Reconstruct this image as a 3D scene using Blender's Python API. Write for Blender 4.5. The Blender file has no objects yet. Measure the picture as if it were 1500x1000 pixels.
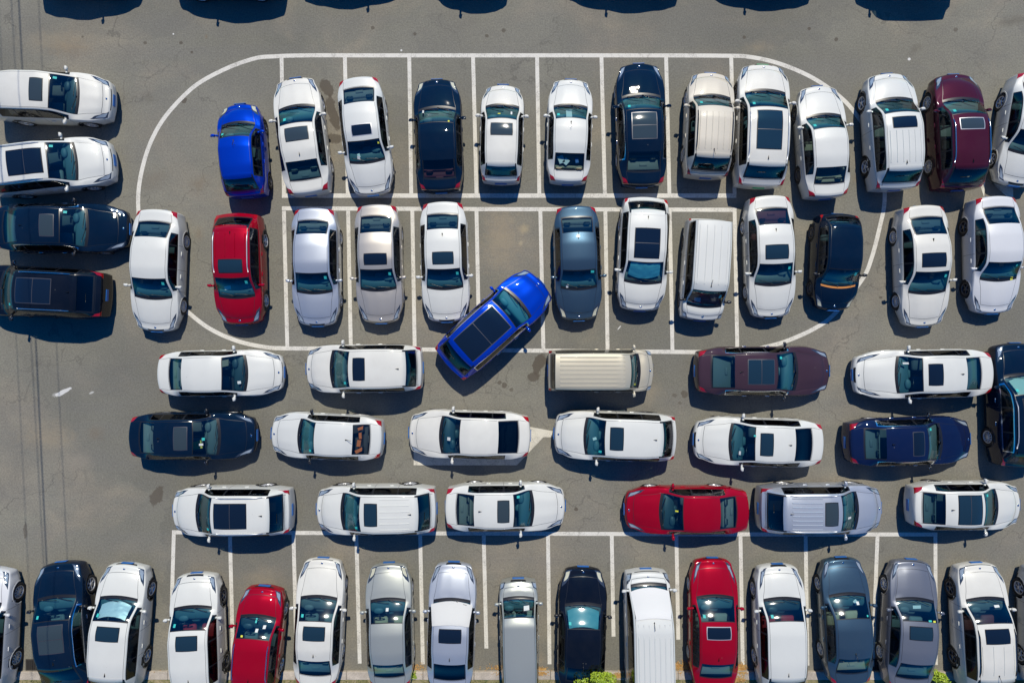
import bpy, math, random
import numpy as np
from mathutils import Vector, Matrix
from mathutils.bvhtree import BVHTree

random.seed(7)
R = math.radians
scene = bpy.context.scene
col = scene.collection

# ------------------------------------------------------------------ camera, sky, sun, exposure
CAM_H = 26.0                  # drone height above the asphalt, metres
PPM = 38.0                    # image pixels per metre at ground level, for the image coordinates below
cam = bpy.data.cameras.new('camera'); cam_o = bpy.data.objects.new('camera', cam); col.objects.link(cam_o)
cam_o.location = (0, 0, CAM_H); cam_o.rotation_euler = (0, 0, 0)
cam.sensor_width = 36; cam.lens = 36 * CAM_H / (1500 / PPM)
cam.clip_start = 0.1; cam.clip_end = 500
scene.camera = cam_o

SUN = Vector((0.10, 0.72, 1.0)).normalized()      # towards the sun
w = bpy.data.worlds.new('World'); scene.world = w; w.use_nodes = True
nt = w.node_tree; nt.nodes.clear()
sky = nt.nodes.new('ShaderNodeTexSky'); sky.sky_type = 'NISHITA'; sky.sun_disc = False
sky.sun_elevation = math.asin(SUN.z); sky.sun_rotation = math.atan2(SUN.x, SUN.y)
sky.ozone_density = 5.0; sky.air_density = 1.0; sky.dust_density = 0.4
bg = nt.nodes.new('ShaderNodeBackground'); bg.inputs['Strength'].default_value = 0.068
hs = nt.nodes.new('ShaderNodeHueSaturation'); hs.inputs['Saturation'].default_value = 1.5
wo = nt.nodes.new('ShaderNodeOutputWorld')
tint = nt.nodes.new('ShaderNodeMix'); tint.data_type = 'RGBA'; tint.blend_type = 'MULTIPLY'; tint.inputs[0].default_value = 1.0
tint.inputs[7].default_value = (0.36, 1.36, 1.70, 1)
nt.links.new(sky.outputs[0], hs.inputs['Color']); nt.links.new(hs.outputs[0], tint.inputs[6]); nt.links.new(tint.outputs[2], bg.inputs[0]); nt.links.new(bg.outputs[0], wo.inputs[0])

sl = bpy.data.lights.new('sun', 'SUN'); sl.energy = 5.0; sl.angle = R(0.5); sl.color = (1.0, 0.93, 0.79)
so = bpy.data.objects.new('sun', sl); col.objects.link(so)
so.rotation_euler = (-SUN).to_track_quat('-Z', 'Y').to_euler(); so.location = (0, 0, 60)
scene.view_settings.view_transform = 'Standard'; scene.view_settings.look = 'None'
scene.view_settings.exposure = -0.18; scene.view_settings.gamma = 1.0

def gp(px, py, z=0.0):
    """image pixels -> metres on the plane at height z"""
    k = (CAM_H - z) / CAM_H / PPM
    return Vector(((px - 750) * k, (500 - py) * k, z))

# ------------------------------------------------------------------ materials
def newmat(name):
    m = bpy.data.materials.new(name); m.use_nodes = True
    n = m.node_tree; p = n.nodes['Principled BSDF']
    return m, n, p

def noise(n, scale, detail=3, rough=0.6, dist=0.0, vec=None):
    t = n.nodes.new('ShaderNodeTexNoise'); t.inputs['Scale'].default_value = scale
    t.inputs['Detail'].default_value = detail; t.inputs['Roughness'].default_value = rough
    t.inputs['Distortion'].default_value = dist
    if vec is not None: n.links.new(vec, t.inputs['Vector'])
    return t.outputs['Fac']

def ramp(n, fac, stops):
    r = n.nodes.new('ShaderNodeValToRGB'); e = r.color_ramp.elements
    while len(e) < len(stops): e.new(0.5)
    for k, (p, c) in enumerate(stops):
        e[k].position = p; e[k].color = (c[0], c[1], c[2], 1) if not isinstance(c, (int, float)) else (c, c, c, 1)
    n.links.new(fac, r.inputs[0]); return r.outputs[0]

def mixc(n, fac, a, b, mode='MIX'):
    m = n.nodes.new('ShaderNodeMix'); m.data_type = 'RGBA'; m.blend_type = mode
    def put(i, v):
        if isinstance(v, (int, float)): m.inputs[i].default_value = v
        elif isinstance(v, tuple): m.inputs[i].default_value = (v[0], v[1], v[2], 1)
        else: n.links.new(v, m.inputs[i])
    put(0, fac); put(6, a); put(7, b)
    return m.outputs[2]

def math_(n, op, a, b=None, c=None):
    m = n.nodes.new('ShaderNodeMath'); m.operation = op
    for i, v in enumerate((a, b, c)):
        if v is None: continue
        if isinstance(v, (int, float)): m.inputs[i].default_value = v
        else: n.links.new(v, m.inputs[i])
    return m.outputs[0]

def simple(name, c, rough=0.5, metal=0.0, coat=0.0, spec=0.5):
    m, n, p = newmat(name)
    p.inputs['Base Color'].default_value = (c[0], c[1], c[2], 1); p.inputs['Roughness'].default_value = rough
    p.inputs['Metallic'].default_value = metal; p.inputs['Coat Weight'].default_value = coat
    p.inputs['Specular IOR Level'].default_value = spec
    return m

def two_sided(m, n, p, inside=(0.03, 0.03, 0.035)):
    """sheet metal: paint outside, dark trim inside"""
    g = n.nodes.new('ShaderNodeNewGeometry'); d = n.nodes.new('ShaderNodeBsdfDiffuse'); d.inputs[0].default_value = (*inside, 1)
    mx = n.nodes.new('ShaderNodeMixShader'); out = n.nodes['Material Output']
    n.links.new(g.outputs['Backfacing'], mx.inputs[0]); n.links.new(p.outputs[0], mx.inputs[1]); n.links.new(d.outputs[0], mx.inputs[2])
    n.links.new(mx.outputs[0], out.inputs[0])

def paint(name, c, metal=0.0, rough=0.35, dust=0.10):
    m, n, p = newmat(name)
    tc = n.nodes.new('ShaderNodeTexCoord')
    f = noise(n, 1.7, 5, 0.65, 0.3, tc.outputs['Object'])
    f2 = noise(n, 30, 2, 0.5, 0.0, tc.outputs['Object'])
    dm = math_(n, 'MULTIPLY', ramp(n, f, [(0.38, 0.0), (0.75, 1.0)]), dust)
    dirt = tuple(0.55 * v + 0.45 * w_ for v, w_ in zip(c, (0.30, 0.27, 0.23)))
    base = mixc(n, dm, tuple(c), dirt)
    vs_ = n.nodes.new('ShaderNodeTexVoronoi'); vs_.inputs['Scale'].default_value = 4.5; n.links.new(tc.outputs['Object'], vs_.inputs['Vector'])
    sk = math_(n, 'MULTIPLY', math_(n, 'LESS_THAN', vs_.outputs['Distance'], .06), math_(n, 'GREATER_THAN', f, .56))
    base = mixc(n, math_(n, 'MULTIPLY', sk, .45), base, (.32, .31, .27) if max(c) < .5 else (.22, .20, .16))
    n.links.new(base, p.inputs['Base Color'])
    p.inputs['Metallic'].default_value = metal
    n.links.new(math_(n, 'ADD', math_(n, 'MULTIPLY', f2, 0.10), rough), p.inputs['Roughness'])
    if min(c) < .05: p.inputs['Specular IOR Level'].default_value = .0
    p.inputs['Coat Weight'].default_value = 0.9; p.inputs['Coat Roughness'].default_value = 0.04
    two_sided(m, n, p)
    return m

PAINT = {
    'white': paint('paint_white', (0.625, 0.63, 0.585), 0, 0.4, 0.16),
    'white2': paint('paint_cool_white', (0.60, 0.61, 0.575), 0, 0.4, 0.10),
    'white3': paint('paint_warm_white', (0.64, 0.63, 0.57), 0, 0.45, 0.30),
    'pearl': paint('paint_pearl', (0.60, 0.61, 0.62), 0.0, 0.4, 0.12),
    'cream': paint('paint_cream', (0.58, 0.53, 0.43), 0, 0.4, 0.15),
    'silver': paint('paint_silver', (0.50, 0.535, 0.58), 0.55, 0.38, 0.12),
    'beige': paint('paint_beige', (0.52, 0.48, 0.42), 0.5, 0.38, 0.2),
    'gold': paint('paint_gold', (0.54, 0.49, 0.37), 0.3, 0.40, 0.18),
    'greensilver': paint('paint_greensilver', (0.42, 0.44, 0.40), 0.5, 0.38, 0.15),
    'black': paint('paint_black', (0.004, 0.006, 0.011), 0.0, 0.45, 0.03),
    'navy': paint('paint_navy', (0.0025, 0.010, 0.026), 0.0, 0.5, 0.02),
    'indigo': paint('paint_indigo', (0.005, 0.012, 0.050), 0.1, 0.45, 0.02),
    'blue': paint('paint_blue', (0.001, 0.034, 0.40), 0.30, 0.36, 0.01),
    'red': paint('paint_red', (0.30, 0.001, 0.012), 0.15, 0.36, 0.015),
    'maroon': paint('paint_maroon', (0.055, 0.008, 0.018), 0.15, 0.40, 0.03),
    'plum': paint('paint_plum', (0.048, 0.026, 0.036), 0.1, 0.45, 0.03),
    'slate': paint('paint_slate', (0.048, 0.090, 0.135), 0.5, 0.34, 0.05),
    'grey': paint('paint_grey', (0.15, 0.165, 0.20), 0.35, 0.38, 0.06),
}
TRIM = simple('black_trim', (0.012, 0.013, 0.016), 0.35)
RUBBER = simple('tyre_rubber', (0.014, 0.014, 0.015), 0.8)
CHROME = simple('chrome', (0.75, 0.76, 0.78), 0.14, 1.0)
ALLOY = simple('alloy', (0.62, 0.63, 0.65), 0.38, 0.6)
ALLOY_D = simple('dark_alloy', (0.13, 0.13, 0.14), 0.35, 0.7)
IRON = simple('brake_iron', (0.05, 0.048, 0.046), 0.6, 0.6)
LENS = simple('headlamp_lens', (0.30, 0.36, 0.42), 0.08, 0.2, 1.0)
LENS_Y = simple('aged_headlamp_lens', (0.55, 0.54, 0.40), 0.15, 0.1, 1.0)
LENS_D = simple('smoked_headlamp_lens', (0.05, 0.065, 0.09), 0.06, 0.3, 1.0)
RED_L = simple('tail_lamp_red', (0.33, 0.004, 0.006), 0.12, 0.0, 1.0)
PLATE = simple('plate_blue', (0.015, 0.13, 0.42), 0.4)
PLATE_G = simple('plate_green', (0.05, 0.42, 0.18), 0.4)
ROOFG = [simple('roof_glass_smoked', (0.012, 0.030, 0.045), 0.06, 0.0, 1.0), simple('roof_glass_blind', (0.035, 0.050, 0.055), 0.10, 0.0, 1.0)]
ROOFGLASS = simple('roof_glass', (0.006, 0.011, 0.020), 0.04, 0.0, 1.0)
STICK = {'w': simple('sticker_white', (0.6, 0.62, 0.6), 0.6), 'y': simple('sticker_yellow', (0.6, 0.6, 0.05), 0.6),
         't': simple('sticker_teal', (0.03, 0.45, 0.42), 0.6)}
SEATC = {}
def seat_mat(c):
    if c not in SEATC:
        SEATC[c] = simple('seat_fabric_%d' % len(SEATC), c, 0.75)
    return SEATC[c]
DASH = simple('dashboard_plastic', (0.05, 0.12, 0.14), 0.6)

DASHES = [DASH, simple('dashboard_grey', (0.10, 0.13, 0.13), 0.6), simple('dashboard_dark', (0.03, 0.06, 0.07), 0.5)]
def glass(name, tint, refl=1.0):
    m = bpy.data.materials.new(name); m.use_nodes = True; n = m.node_tree; n.nodes.clear()
    tr = n.nodes.new('ShaderNodeBsdfTransparent'); tr.inputs[0].default_value = (*tint, 1)
    gl = n.nodes.new('ShaderNodeBsdfGlossy'); gl.inputs['Roughness'].default_value = 0.085
    fr = n.nodes.new('ShaderNodeFresnel'); ior = 1.52 + 0.25 * refl
    # a thin pane reflects the same from both sides
    ge = n.nodes.new('ShaderNodeNewGeometry'); mr = n.nodes.new('ShaderNodeMapRange')
    mr.inputs[3].default_value = ior; mr.inputs[4].default_value = 1 / ior
    n.links.new(ge.outputs['Backfacing'], mr.inputs[0]); n.links.new(mr.outputs[0], fr.inputs[0])
    mx = n.nodes.new('ShaderNodeMixShader'); o = n.nodes.new('ShaderNodeOutputMaterial')
    n.links.new(fr.outputs[0], mx.inputs[0]); n.links.new(tr.outputs[0], mx.inputs[1]); n.links.new(gl.outputs[0], mx.inputs[2])
    n.links.new(mx.outputs[0], o.inputs[0]); return m
GL_W = glass('windscreen_glass', (0.62, 0.83, 0.86), 1.9)
GL_S = glass('side_glass', (0.30, 0.38, 0.40), 0.8)
GL_R = glass('rear_glass', (0.56, 0.72, 0.74), 1.6)
GL_D = glass('privacy_glass', (0.10, 0.13, 0.16), 0.9)
MIRROR = simple('mirror_glass', (0.8, 0.85, 0.9), 0.03, 1.0)

# ------------------------------------------------------------------ object helpers
def link(name, verts, faces, mat, parent=None, smooth=True, normals=None):
    me = bpy.data.meshes.new(name); me.from_pydata(verts, [], faces)
    if smooth: me.polygons.foreach_set('use_smooth', [True] * len(me.polygons))
    me.materials.append(mat); me.update()
    if normals is not None: me.normals_split_custom_set_from_vertices(normals)
    o = bpy.data.objects.new(name, me); col.objects.link(o)
    if parent: o.parent = parent
    return o

def share(name, me, parent, loc=(0, 0, 0), rot=(0, 0, 0), scale=(1, 1, 1)):
    o = bpy.data.objects.new(name, me); col.objects.link(o); o.parent = parent
    o.location = loc; o.rotation_euler = rot; o.scale = scale
    return o

def tag(o, label, cat, group=None, kind=None):
    if label: o['label'] = label
    if cat: o['category'] = cat
    if group: o['group'] = group
    if kind: o['kind'] = kind
    return o

def empty(name, loc, rz=0.0):
    o = bpy.data.objects.new(name, None); o.location = loc; o.rotation_euler = (0, 0, rz); o.empty_display_size = 0.3
    col.objects.link(o); return o

class MB:
    def __init__(s): s.v = []; s.f = []
    def add(s, v, f):
        b = len(s.v); s.v += [tuple(p) for p in v]; s.f += [tuple(i + b for i in q) for q in f]
    def box(s, cx, cy, cz, sx, sy, sz, rot=None, bev=0.0):
        # chamfered box (octagonal in plan and rounded top edge)
        hx, hy, hz = sx / 2, sy / 2, sz / 2; b = min(bev, hx * .8, hy * .8, hz * .8)
        if b <= 0:
            pts = [(x, y, z) for z in (-hz, hz) for x, y in ((-hx, -hy), (hx, -hy), (hx, hy), (-hx, hy))]
            fs = [(0, 3, 2, 1), (4, 5, 6, 7), (0, 1, 5, 4), (1, 2, 6, 5), (2, 3, 7, 6), (3, 0, 4, 7)]
        else:
            def ring(ix, z):
                a = hx - ix; c = hy - ix
                return [(-a + b, -c, z), (a - b, -c, z), (a, -c + b, z), (a, c - b, z), (a - b, c, z), (-a + b, c, z), (-a, c - b, z), (-a, -c + b, z)]
            pts = ring(b, -hz) + ring(0, -hz + b) + ring(0, hz - b) + ring(b, hz)
            fs = [tuple(range(7, -1, -1)), tuple(range(24, 32))]
            for r_ in range(3):
                for k in range(8):
                    a = r_ * 8 + k; c = r_ * 8 + (k + 1) % 8
                    fs.append((a, c, c + 8, a + 8))
        M = rot if rot is not None else Matrix.Identity(3)
        s.add([M @ Vector(p) + Vector((cx, cy, cz)) for p in pts], fs)
    def tube(s, pts, r, n=6, cap=True):
        pts = [Vector(p) for p in pts]; rings = []
        for i, p in enumerate(pts):
            d = (pts[min(i + 1, len(pts) - 1)] - pts[max(i - 1, 0)]).normalized()
            a = Vector((0, 0, 1)) if abs(d.z) < .9 else Vector((1, 0, 0))
            u = d.cross(a).normalized(); v = d.cross(u)
            rr = r[i] if isinstance(r, (list, tuple)) else r
            rings.append([p + (u * math.cos(t) + v * math.sin(t)) * rr for t in [2 * math.pi * k / n for k in range(n)]])
        V = [q for rg in rings for q in rg]; F = []
        for i in range(len(pts) - 1):
            for k in range(n):
                F.append((i * n + k, i * n + (k + 1) % n, (i + 1) * n + (k + 1) % n, (i + 1) * n + k))
        if cap: F += [tuple(range(n)), tuple(range(len(V) - 1, len(V) - 1 - n, -1))]
        s.add(V, F)
    def ellipsoid(s, c, r, n=10, m=7, e=0.75, rot=None):
        V = []; F = []
        sg = lambda x, p: math.copysign(abs(x) ** p, x)
        M = rot if rot is not None else Matrix.Identity(3)
        for i in range(m + 1):
            a = -math.pi / 2 + math.pi * i / m
            for k in range(n):
                b = 2 * math.pi * k / n
                p = Vector((r[0] * sg(math.cos(a), e) * sg(math.cos(b), e), r[1] * sg(math.cos(a), e) * sg(math.sin(b), e), r[2] * sg(math.sin(a), e)))
                V.append(M @ p + Vector(c))
        for i in range(m):
            for k in range(n):
                F.append((i * n + k, i * n + (k + 1) % n, (i + 1) * n + (k + 1) % n, (i + 1) * n + k))
        s.add(V, F)
    def lathe_y(s, prof, n=28):
        """prof: list of (radius, y); axis = y"""
        V = []; F = []
        for (r_, y) in prof:
            for k in range(n):
                t = 2 * math.pi * k / n; V.append((r_ * math.cos(t), y, r_ * math.sin(t)))
        for i in range(len(prof) - 1):
            for k in range(n):
                F.append((i * n + k, i * n + (k + 1) % n, (i + 1) * n + (k + 1) % n, (i + 1) * n + k))
        s.add(V, F)
    def build(s, name, mat, parent=None, smooth=True):
        return link(name, s.v, s.f, mat, parent, smooth)
    def mesh(s, name, mat, smooth=True):
        me = bpy.data.meshes.new(name); me.from_pydata(s.v, [], s.f)
        if smooth: me.polygons.foreach_set('use_smooth', [True] * len(me.polygons))
        me.materials.append(mat); me.update(); return me

# ------------------------------------------------------------------ asphalt
def asphalt():
    m, n, p = newmat('asphalt'); tc = n.nodes.new('ShaderNodeTexCoord'); P = tc.outputs['Object']
    big = noise(n, 0.12, 5, 0.6, 0.5, P); mid = noise(n, 0.55, 6, 0.65, 0.8, P)
    grain = noise(n, 16, 3, 0.75, 0, P); fine = noise(n, 60, 2, 0.7, 0, P)
    mp = n.nodes.new('ShaderNodeMapping'); mp.inputs['Scale'].default_value = (0.09, 1.1, 1); n.links.new(P, mp.inputs[0])
    streak = noise(n, 1.0, 4, 0.6, 0.2, mp.outputs[0])
    mp2 = n.nodes.new('ShaderNodeMapping'); mp2.inputs['Location'].default_value = (13, 7, 0); n.links.new(P, mp2.inputs[0])
    tan = noise(n, 0.22, 4, 0.6, 0.6, mp2.outputs[0])
    c = mixc(n, ramp(n, big, [(0.35, 0.0), (0.68, 1.0)]), (0.144, 0.141, 0.116), (0.218, 0.209, 0.168))
    c = mixc(n, ramp(n, tan, [(0.50, 0.0), (0.75, 0.75)]), c, (0.285, 0.240, 0.178))
    c = mixc(n, ramp(n, mid, [(0.28, 0.55), (0.60, 0.0)]), c, (0.140, 0.134, 0.117))
    c = mixc(n, math_(n, 'MULTIPLY', ramp(n, streak, [(0.40, 0.0), (0.66, 1.0)]), 0.42), c, (0.155, 0.150, 0.135))
    g = ramp(n, grain, [(0.25, 0.72), (0.75, 1.28)]); c = mixc(n, 1.0, c, g, 'MULTIPLY')
    g2 = ramp(n, fine, [(0.3, 0.80), (0.7, 1.20)]); c = mixc(n, 1.0, c, g2, 'MULTIPLY')
    vor = n.nodes.new('ShaderNodeTexVoronoi'); vor.inputs['Scale'].default_value = 3.1; n.links.new(P, vor.inputs['Vector'])
    spk = math_(n, 'MULTIPLY', math_(n, 'LESS_THAN', vor.outputs['Distance'], 0.055), math_(n, 'GREATER_THAN', mid, 0.52))
    c = mixc(n, math_(n, 'MULTIPLY', spk, 0.5), c, (0.06, 0.056, 0.05))
    mpc = n.nodes.new('ShaderNodeMix'); mpc.data_type = 'VECTOR'; nz = n.nodes.new('ShaderNodeTexNoise'); nz.inputs['Scale'].default_value = .9; nz.inputs['Detail'].default_value = 6
    n.links.new(P, nz.inputs['Vector']); mpc.inputs[0].default_value = .22; n.links.new(P, mpc.inputs[4]); va = n.nodes.new('ShaderNodeVectorMath'); va.operation = 'SCALE'; va.inputs['Scale'].default_value = 8
    n.links.new(nz.outputs['Color'], va.inputs[0]); n.links.new(va.outputs[0], mpc.inputs[5])
    vc = n.nodes.new('ShaderNodeTexVoronoi'); vc.feature = 'DISTANCE_TO_EDGE'; vc.inputs['Scale'].default_value = .34; n.links.new(mpc.outputs[1], vc.inputs['Vector'])
    crk = math_(n, 'MULTIPLY', math_(n, 'LESS_THAN', vc.outputs['Distance'], 0.006), ramp(n, big, [(0.44, 0.0), (0.56, 1.0)]))
    c = mixc(n, math_(n, 'MULTIPLY', crk, .38), c, (0.07, 0.066, 0.058))
    ptc = n.nodes.new('ShaderNodeTexVoronoi'); ptc.inputs['Scale'].default_value = .16; ptc.distance = 'CHEBYCHEV'; n.links.new(mpc.outputs[1], ptc.inputs['Vector'])
    sp = n.nodes.new('ShaderNodeSeparateColor'); n.links.new(ptc.outputs['Color'], sp.inputs[0])
    c = mixc(n, 1.0, c, ramp(n, sp.outputs[0], [(0.0, (0.93, 0.93, 0.94)), (1.0, (1.06, 1.055, 1.04))]), 'MULTIPLY')
    # stains, tar and oil: (px, py, half length, half width, angle, strength, colour)
    oil = (0.078, 0.064, 0.048); tn = (0.34, 0.27, 0.17); wt = (0.62, 0.62, 0.60); rust = (0.17, 0.125, 0.08)
    S = [(478, 128, 14, 9, -60, .85, oil), (487, 165, 26, 8, -72, .85, oil), (490, 203, 10, 8, 0, .8, oil),
         (790, 532, 17, 9, 70, .85, oil), (781, 552, 8, 7, 0, .8, oil), (739, 564, 4, 4, 0, .75, oil), (732, 560, 3, 2.5, 0, .7, oil), (749, 571, 3, 3, 0, .6, oil),
         (230, 726, 15, 9, 60, .75, oil), (1003, 577, 5, 6, 20, .7, oil), (988, 579, 4, 3, 0, .5, oil), (996, 590, 3, 2, 0, .5, oil),
         (269, 147, 4.5, 4.5, 0, .8, oil), (226, 262, 30, 16, 20, .25, rust), (292, 270, 18, 14, 40, .45, rust), (218, 144, 14, 11, 0, .3, oil),
         (291, 343, 8, 12, 0, .45, rust), (735, 350, 34, 60, 0, .45, tn), (768, 335, 12, 8, 0, .5, (0.42, 0.34, 0.2)), (763, 356, 4, 4, 0, .5, (0.45, .38, .24)),
         (92, 574, 14, 3.2, 27, .85, wt), (134, 575, 4, 1.5, 25, .5, wt), (80, 578, 5, 3, 20, .4, wt), (140, 634, 16, 14, 0, .35, rust),
         (70, 640, 50, 22, 0, .35, tn), (115, 675, 26, 16, 10, .4, (0.30, .26, .20)), (100, 70, 40, 16, 0, .4, rust), (80, 60, 60, 20, 0, .3, tn),
         (1225, 58, 3, 3, 0, .8, oil), (1090, 55, 2.5, 2.5, 0, .8, oil), (1185, 42, 2.5, 2.5, 0, .8, oil), (1341, 72, 13, 8, 30, .35, oil), (1400, 44, 3, 3, 0, .6, oil),
         (738, 45, 3, 3, 0, .7, oil), (713, 53, 2.5, 2.5, 0, .7, oil), (608, 50, 2.5, 2.5, 0, .75, oil), (546, 41, 2.5, 2.5, 0, .7, oil), (213, 63, 2.5, 2.5, 0, .7, oil),
         (265, 63, 2.5, 2.5, 0, .8, oil), (281, 77, 2, 2, 0, .8, oil), (302, 54, 4, 3, 90, .6, rust), (121, 54, 2, 2, 0, .7, oil), (1332, 87, 2, 2, 0, .9, wt), (588, 74, 1.3, 1.3, 0, .9, wt),
         (254, 50, 1.4, 1.4, 0, .9, wt), (1480, 32, 30, 10, 10, .45, oil), (1110, 70, 22, 12, 10, .3, tn), (844, 746, 3, 3, 0, .8, oil), (386, 855, 44, 26, 0, .3, tn),
         (659, 483, 8, 5, 20, .5, (0.30, .20, .15)), (907, 480, 4, 1, 50, .8, wt), (1080, 965, 14, 10, 0, .4, tn), (790, 965, 18, 14, 0, .35, tn), (130, 960, 60, 18, 0, .3, tn),
         (50, 870, 26, 60, 0, .2, rust), (950, 575, 30, 18, 0, .2, tn), (1290, 436, 3, 2, 0, .7, oil), (37, 776, 3, 12, 0, .6, oil), (1253, 262, 8, 10, 0, .4, rust), (58, 960, 3, 3, 0, .5, oil)]
    wob = noise(n, 3.5, 4, 0.65, 0.4, P); wob2 = math_(n, 'MULTIPLY', math_(n, 'SUBTRACT', wob, 0.5), 1.5)
    for (px, py, a, b, ang, st, cc) in S:
        q = n.nodes.new('ShaderNodeMapping'); q.vector_type = 'TEXTURE'; c0 = gp(px, py)
        q.inputs['Location'].default_value = (c0.x, c0.y, 0); q.inputs['Rotation'].default_value = (0, 0, R(ang))
        q.inputs['Scale'].default_value = (a / PPM, b / PPM, 1); n.links.new(P, q.inputs[0])
        ln = n.nodes.new('ShaderNodeVectorMath'); ln.operation = 'LENGTH'; n.links.new(q.outputs[0], ln.inputs[0])
        d = math_(n, 'ADD', ln.outputs['Value'], wob2)
        soft = cc not in (oil, wt) or st < .5
        mr = n.nodes.new('ShaderNodeMapRange'); mr.interpolation_type = 'SMOOTHSTEP'
        mr.inputs[1].default_value = 1.3 if soft else 1.06; mr.inputs[2].default_value = -0.2 if soft else 0.85
        mr.inputs[3].default_value = 0; mr.inputs[4].default_value = st
        n.links.new(d, mr.inputs[0]); c = mixc(n, mr.outputs[0], c, cc)
    n.links.new(c, p.inputs['Base Color']); p.inputs['Roughness'].default_value = 0.9
    bp = n.nodes.new('ShaderNodeBump'); bp.inputs['Strength'].default_value = 0.35; bp.inputs['Distance'].default_value = 0.02
    n.links.new(grain, bp.inputs['Height']); n.links.new(bp.outputs[0], p.inputs['Normal'])
    return m
ASPH = asphalt()

def marking_mat(name, c, lo, hi):
    m, n, p = newmat(name); tc = n.nodes.new('ShaderNodeTexCoord'); P = tc.outputs['Object']
    a = noise(n, 2.2, 6, 0.75, 0.6, P); b = noise(n, 22, 3, 0.8, 0, P); cgr = noise(n, 50, 2, 0.6, 0, P)
    wear = math_(n, 'ADD', math_(n, 'MULTIPLY', a, 0.5), math_(n, 'MULTIPLY', b, 0.5))
    cc = mixc(n, ramp(n, wear, [(lo, 0.0), (hi, 1.0)]), tuple(c), (0.24, 0.225, 0.20))
    cc = mixc(n, 1.0, cc, ramp(n, cgr, [(0.3, 0.84), (0.7, 1.1)]), 'MULTIPLY')
    n.links.new(cc, p.inputs['Base Color']); p.inputs['Roughness'].default_value = 0.75
    return m
LINE = marking_mat('line_paint', (0.64, 0.62, 0.56), 0.50, 0.68)
ARROW = marking_mat('worn_arrow_paint', (0.62, 0.59, 0.50), 0.48, 0.68)

KERB_Y = gp(0, 981).y
def sheet(name, pts, z, mat):
    return link(name, [(x, y, z) for x, y in pts], [tuple(range(len(pts)))], mat, None, False)
g = sheet('asphalt_ground', [(-160, KERB_Y - .1), (160, KERB_Y - .1), (160, 160), (-160, 160)], 0, ASPH); g['kind'] = 'structure'

def strip(name, pts, wpx, mat=LINE, z=0.004, closed=False):
    P = [gp(*p) for p in pts]; hw = wpx / PPM / 2; V = []; F = []
    for i, p in enumerate(P):
        d = (P[min(i + 1, len(P) - 1)] - P[max(i - 1, 0)]).normalized(); nn = Vector((-d.y, d.x, 0))
        V += [(p.x + nn.x * hw, p.y + nn.y * hw, z), (p.x - nn.x * hw, p.y - nn.y * hw, z)]
    for i in range(len(P) - 1): F.append((2 * i + 1, 2 * i + 3, 2 * i + 2, 2 * i))
    o = link(name, V, F, mat, None, False); o['kind'] = 'structure'; return o

def catmull(pts, n=8):
    out = []
    for i in range(len(pts) - 1):
        p0 = pts[max(i - 1, 0)]; p1 = pts[i]; p2 = pts[i + 1]; p3 = pts[min(i + 2, len(pts) - 1)]
        for k in range(n):
            t = k / n
            out.append(tuple(0.5 * ((2 * p1[j]) + (-p0[j] + p2[j]) * t + (2 * p0[j] - 5 * p1[j] + 4 * p2[j] - p3[j]) * t * t + (-p0[j] + 3 * p1[j] - 3 * p2[j] + p3[j]) * t ** 3) for j in (0, 1)))
    out.append(pts[-1]); return out
loop = [(750, 81.5), (560, 81.5), (450, 81.5), (400, 83), (373, 86), (333, 100), (293, 121), (267, 143), (240, 174), (221, 208), (209, 245), (203, 280), (203, 312), (207, 350), (220, 390), (242, 425), (272, 454), (307, 481), (347, 499), (387, 508), (420, 510), (520, 510.5), (640, 512), (800, 513.5), (960, 515), (1080, 515), (1121, 508), (1153, 499), (1193, 481), (1223, 459), (1263, 409), (1277, 377), (1289, 331), (1295.5, 297), (1294, 255), (1284, 220), (1265, 184), (1241, 152), (1212, 128), (1180, 109), (1140, 93), (1100, 84), (1060, 82), (900, 81.5), (750, 81.5)]
strip('painted_loop_line', catmull(loop), 6.0)
strip('painted_bay_line', [(413, 286.7), (1078.5, 286.7)], 6.4, z=0.006)
strip('painted_bay_line', [(413, 305.3), (700, 306.4), (1079, 307.5)], 6.0, z=0.006)
for a, b in ((412.5, 416), (505.3, 509.5), (599.5, 602.5), (693, 698), (786.7, 790), (881, 886), (975.7, 980.5), (1071, 1076)):
    strip('painted_bay_line', [(a, 84), (b, 284)], 5.6, z=0.008)
for a, b in ((416, 421), (510, 514), (604, 607.5), (698, 702), (791.5, 796), (886.7, 890), (981, 985), (1076, 1080)):
    strip('painted_bay_line', [(a, 309), (b, 509 + (b - 420) * .008)], 5.6, z=0.008)
strip('painted_bay_line', [(252, 779), (450, 780), (850, 781.3), (1080, 782), (1373, 782.2)], 5.8, z=0.006)
for a, b, e in ((254.7, 249.5, 967), (337, 341.5, 970), (430, 434.7, 970), (522, 527, 971), (615.5, 619.5, 972), (708.5, 712.5, 949), (802.7, 805, 972), (896, 898.7, 931.5), (990.7, 993.5, 936), (1084.5, 1088, 974.7), (1180, 1182.7, 974), (1285.3, 1278, 975), (1370, 1370.7, 973)):
    strip('painted_bay_line', [(a, 782), (b, e)], 5.6, z=0.008)
for pts in ([(606, 612), (606, 681), (757, 681), (796, 640), (836, 640), (836, 632), (809, 631), (775, 624.5), (700, 606)],
            [(1433, 240), (1441, 215), (1446, 215), (1441.5, 289), (1436, 272)], [(1446, 262), (1452, 268), (1484, 275), (1484, 291), (1478, 291)]):
    P = [gp(*p) for p in pts]
    a = sum(P[i].x * P[(i + 1) % len(P)].y - P[(i + 1) % len(P)].x * P[i].y for i in range(len(P)))
    if a < 0: P.reverse()
    sheet('painted_arrow', [(q.x, q.y) for q in P], 0.004, ARROW)['kind'] = 'structure'

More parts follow.
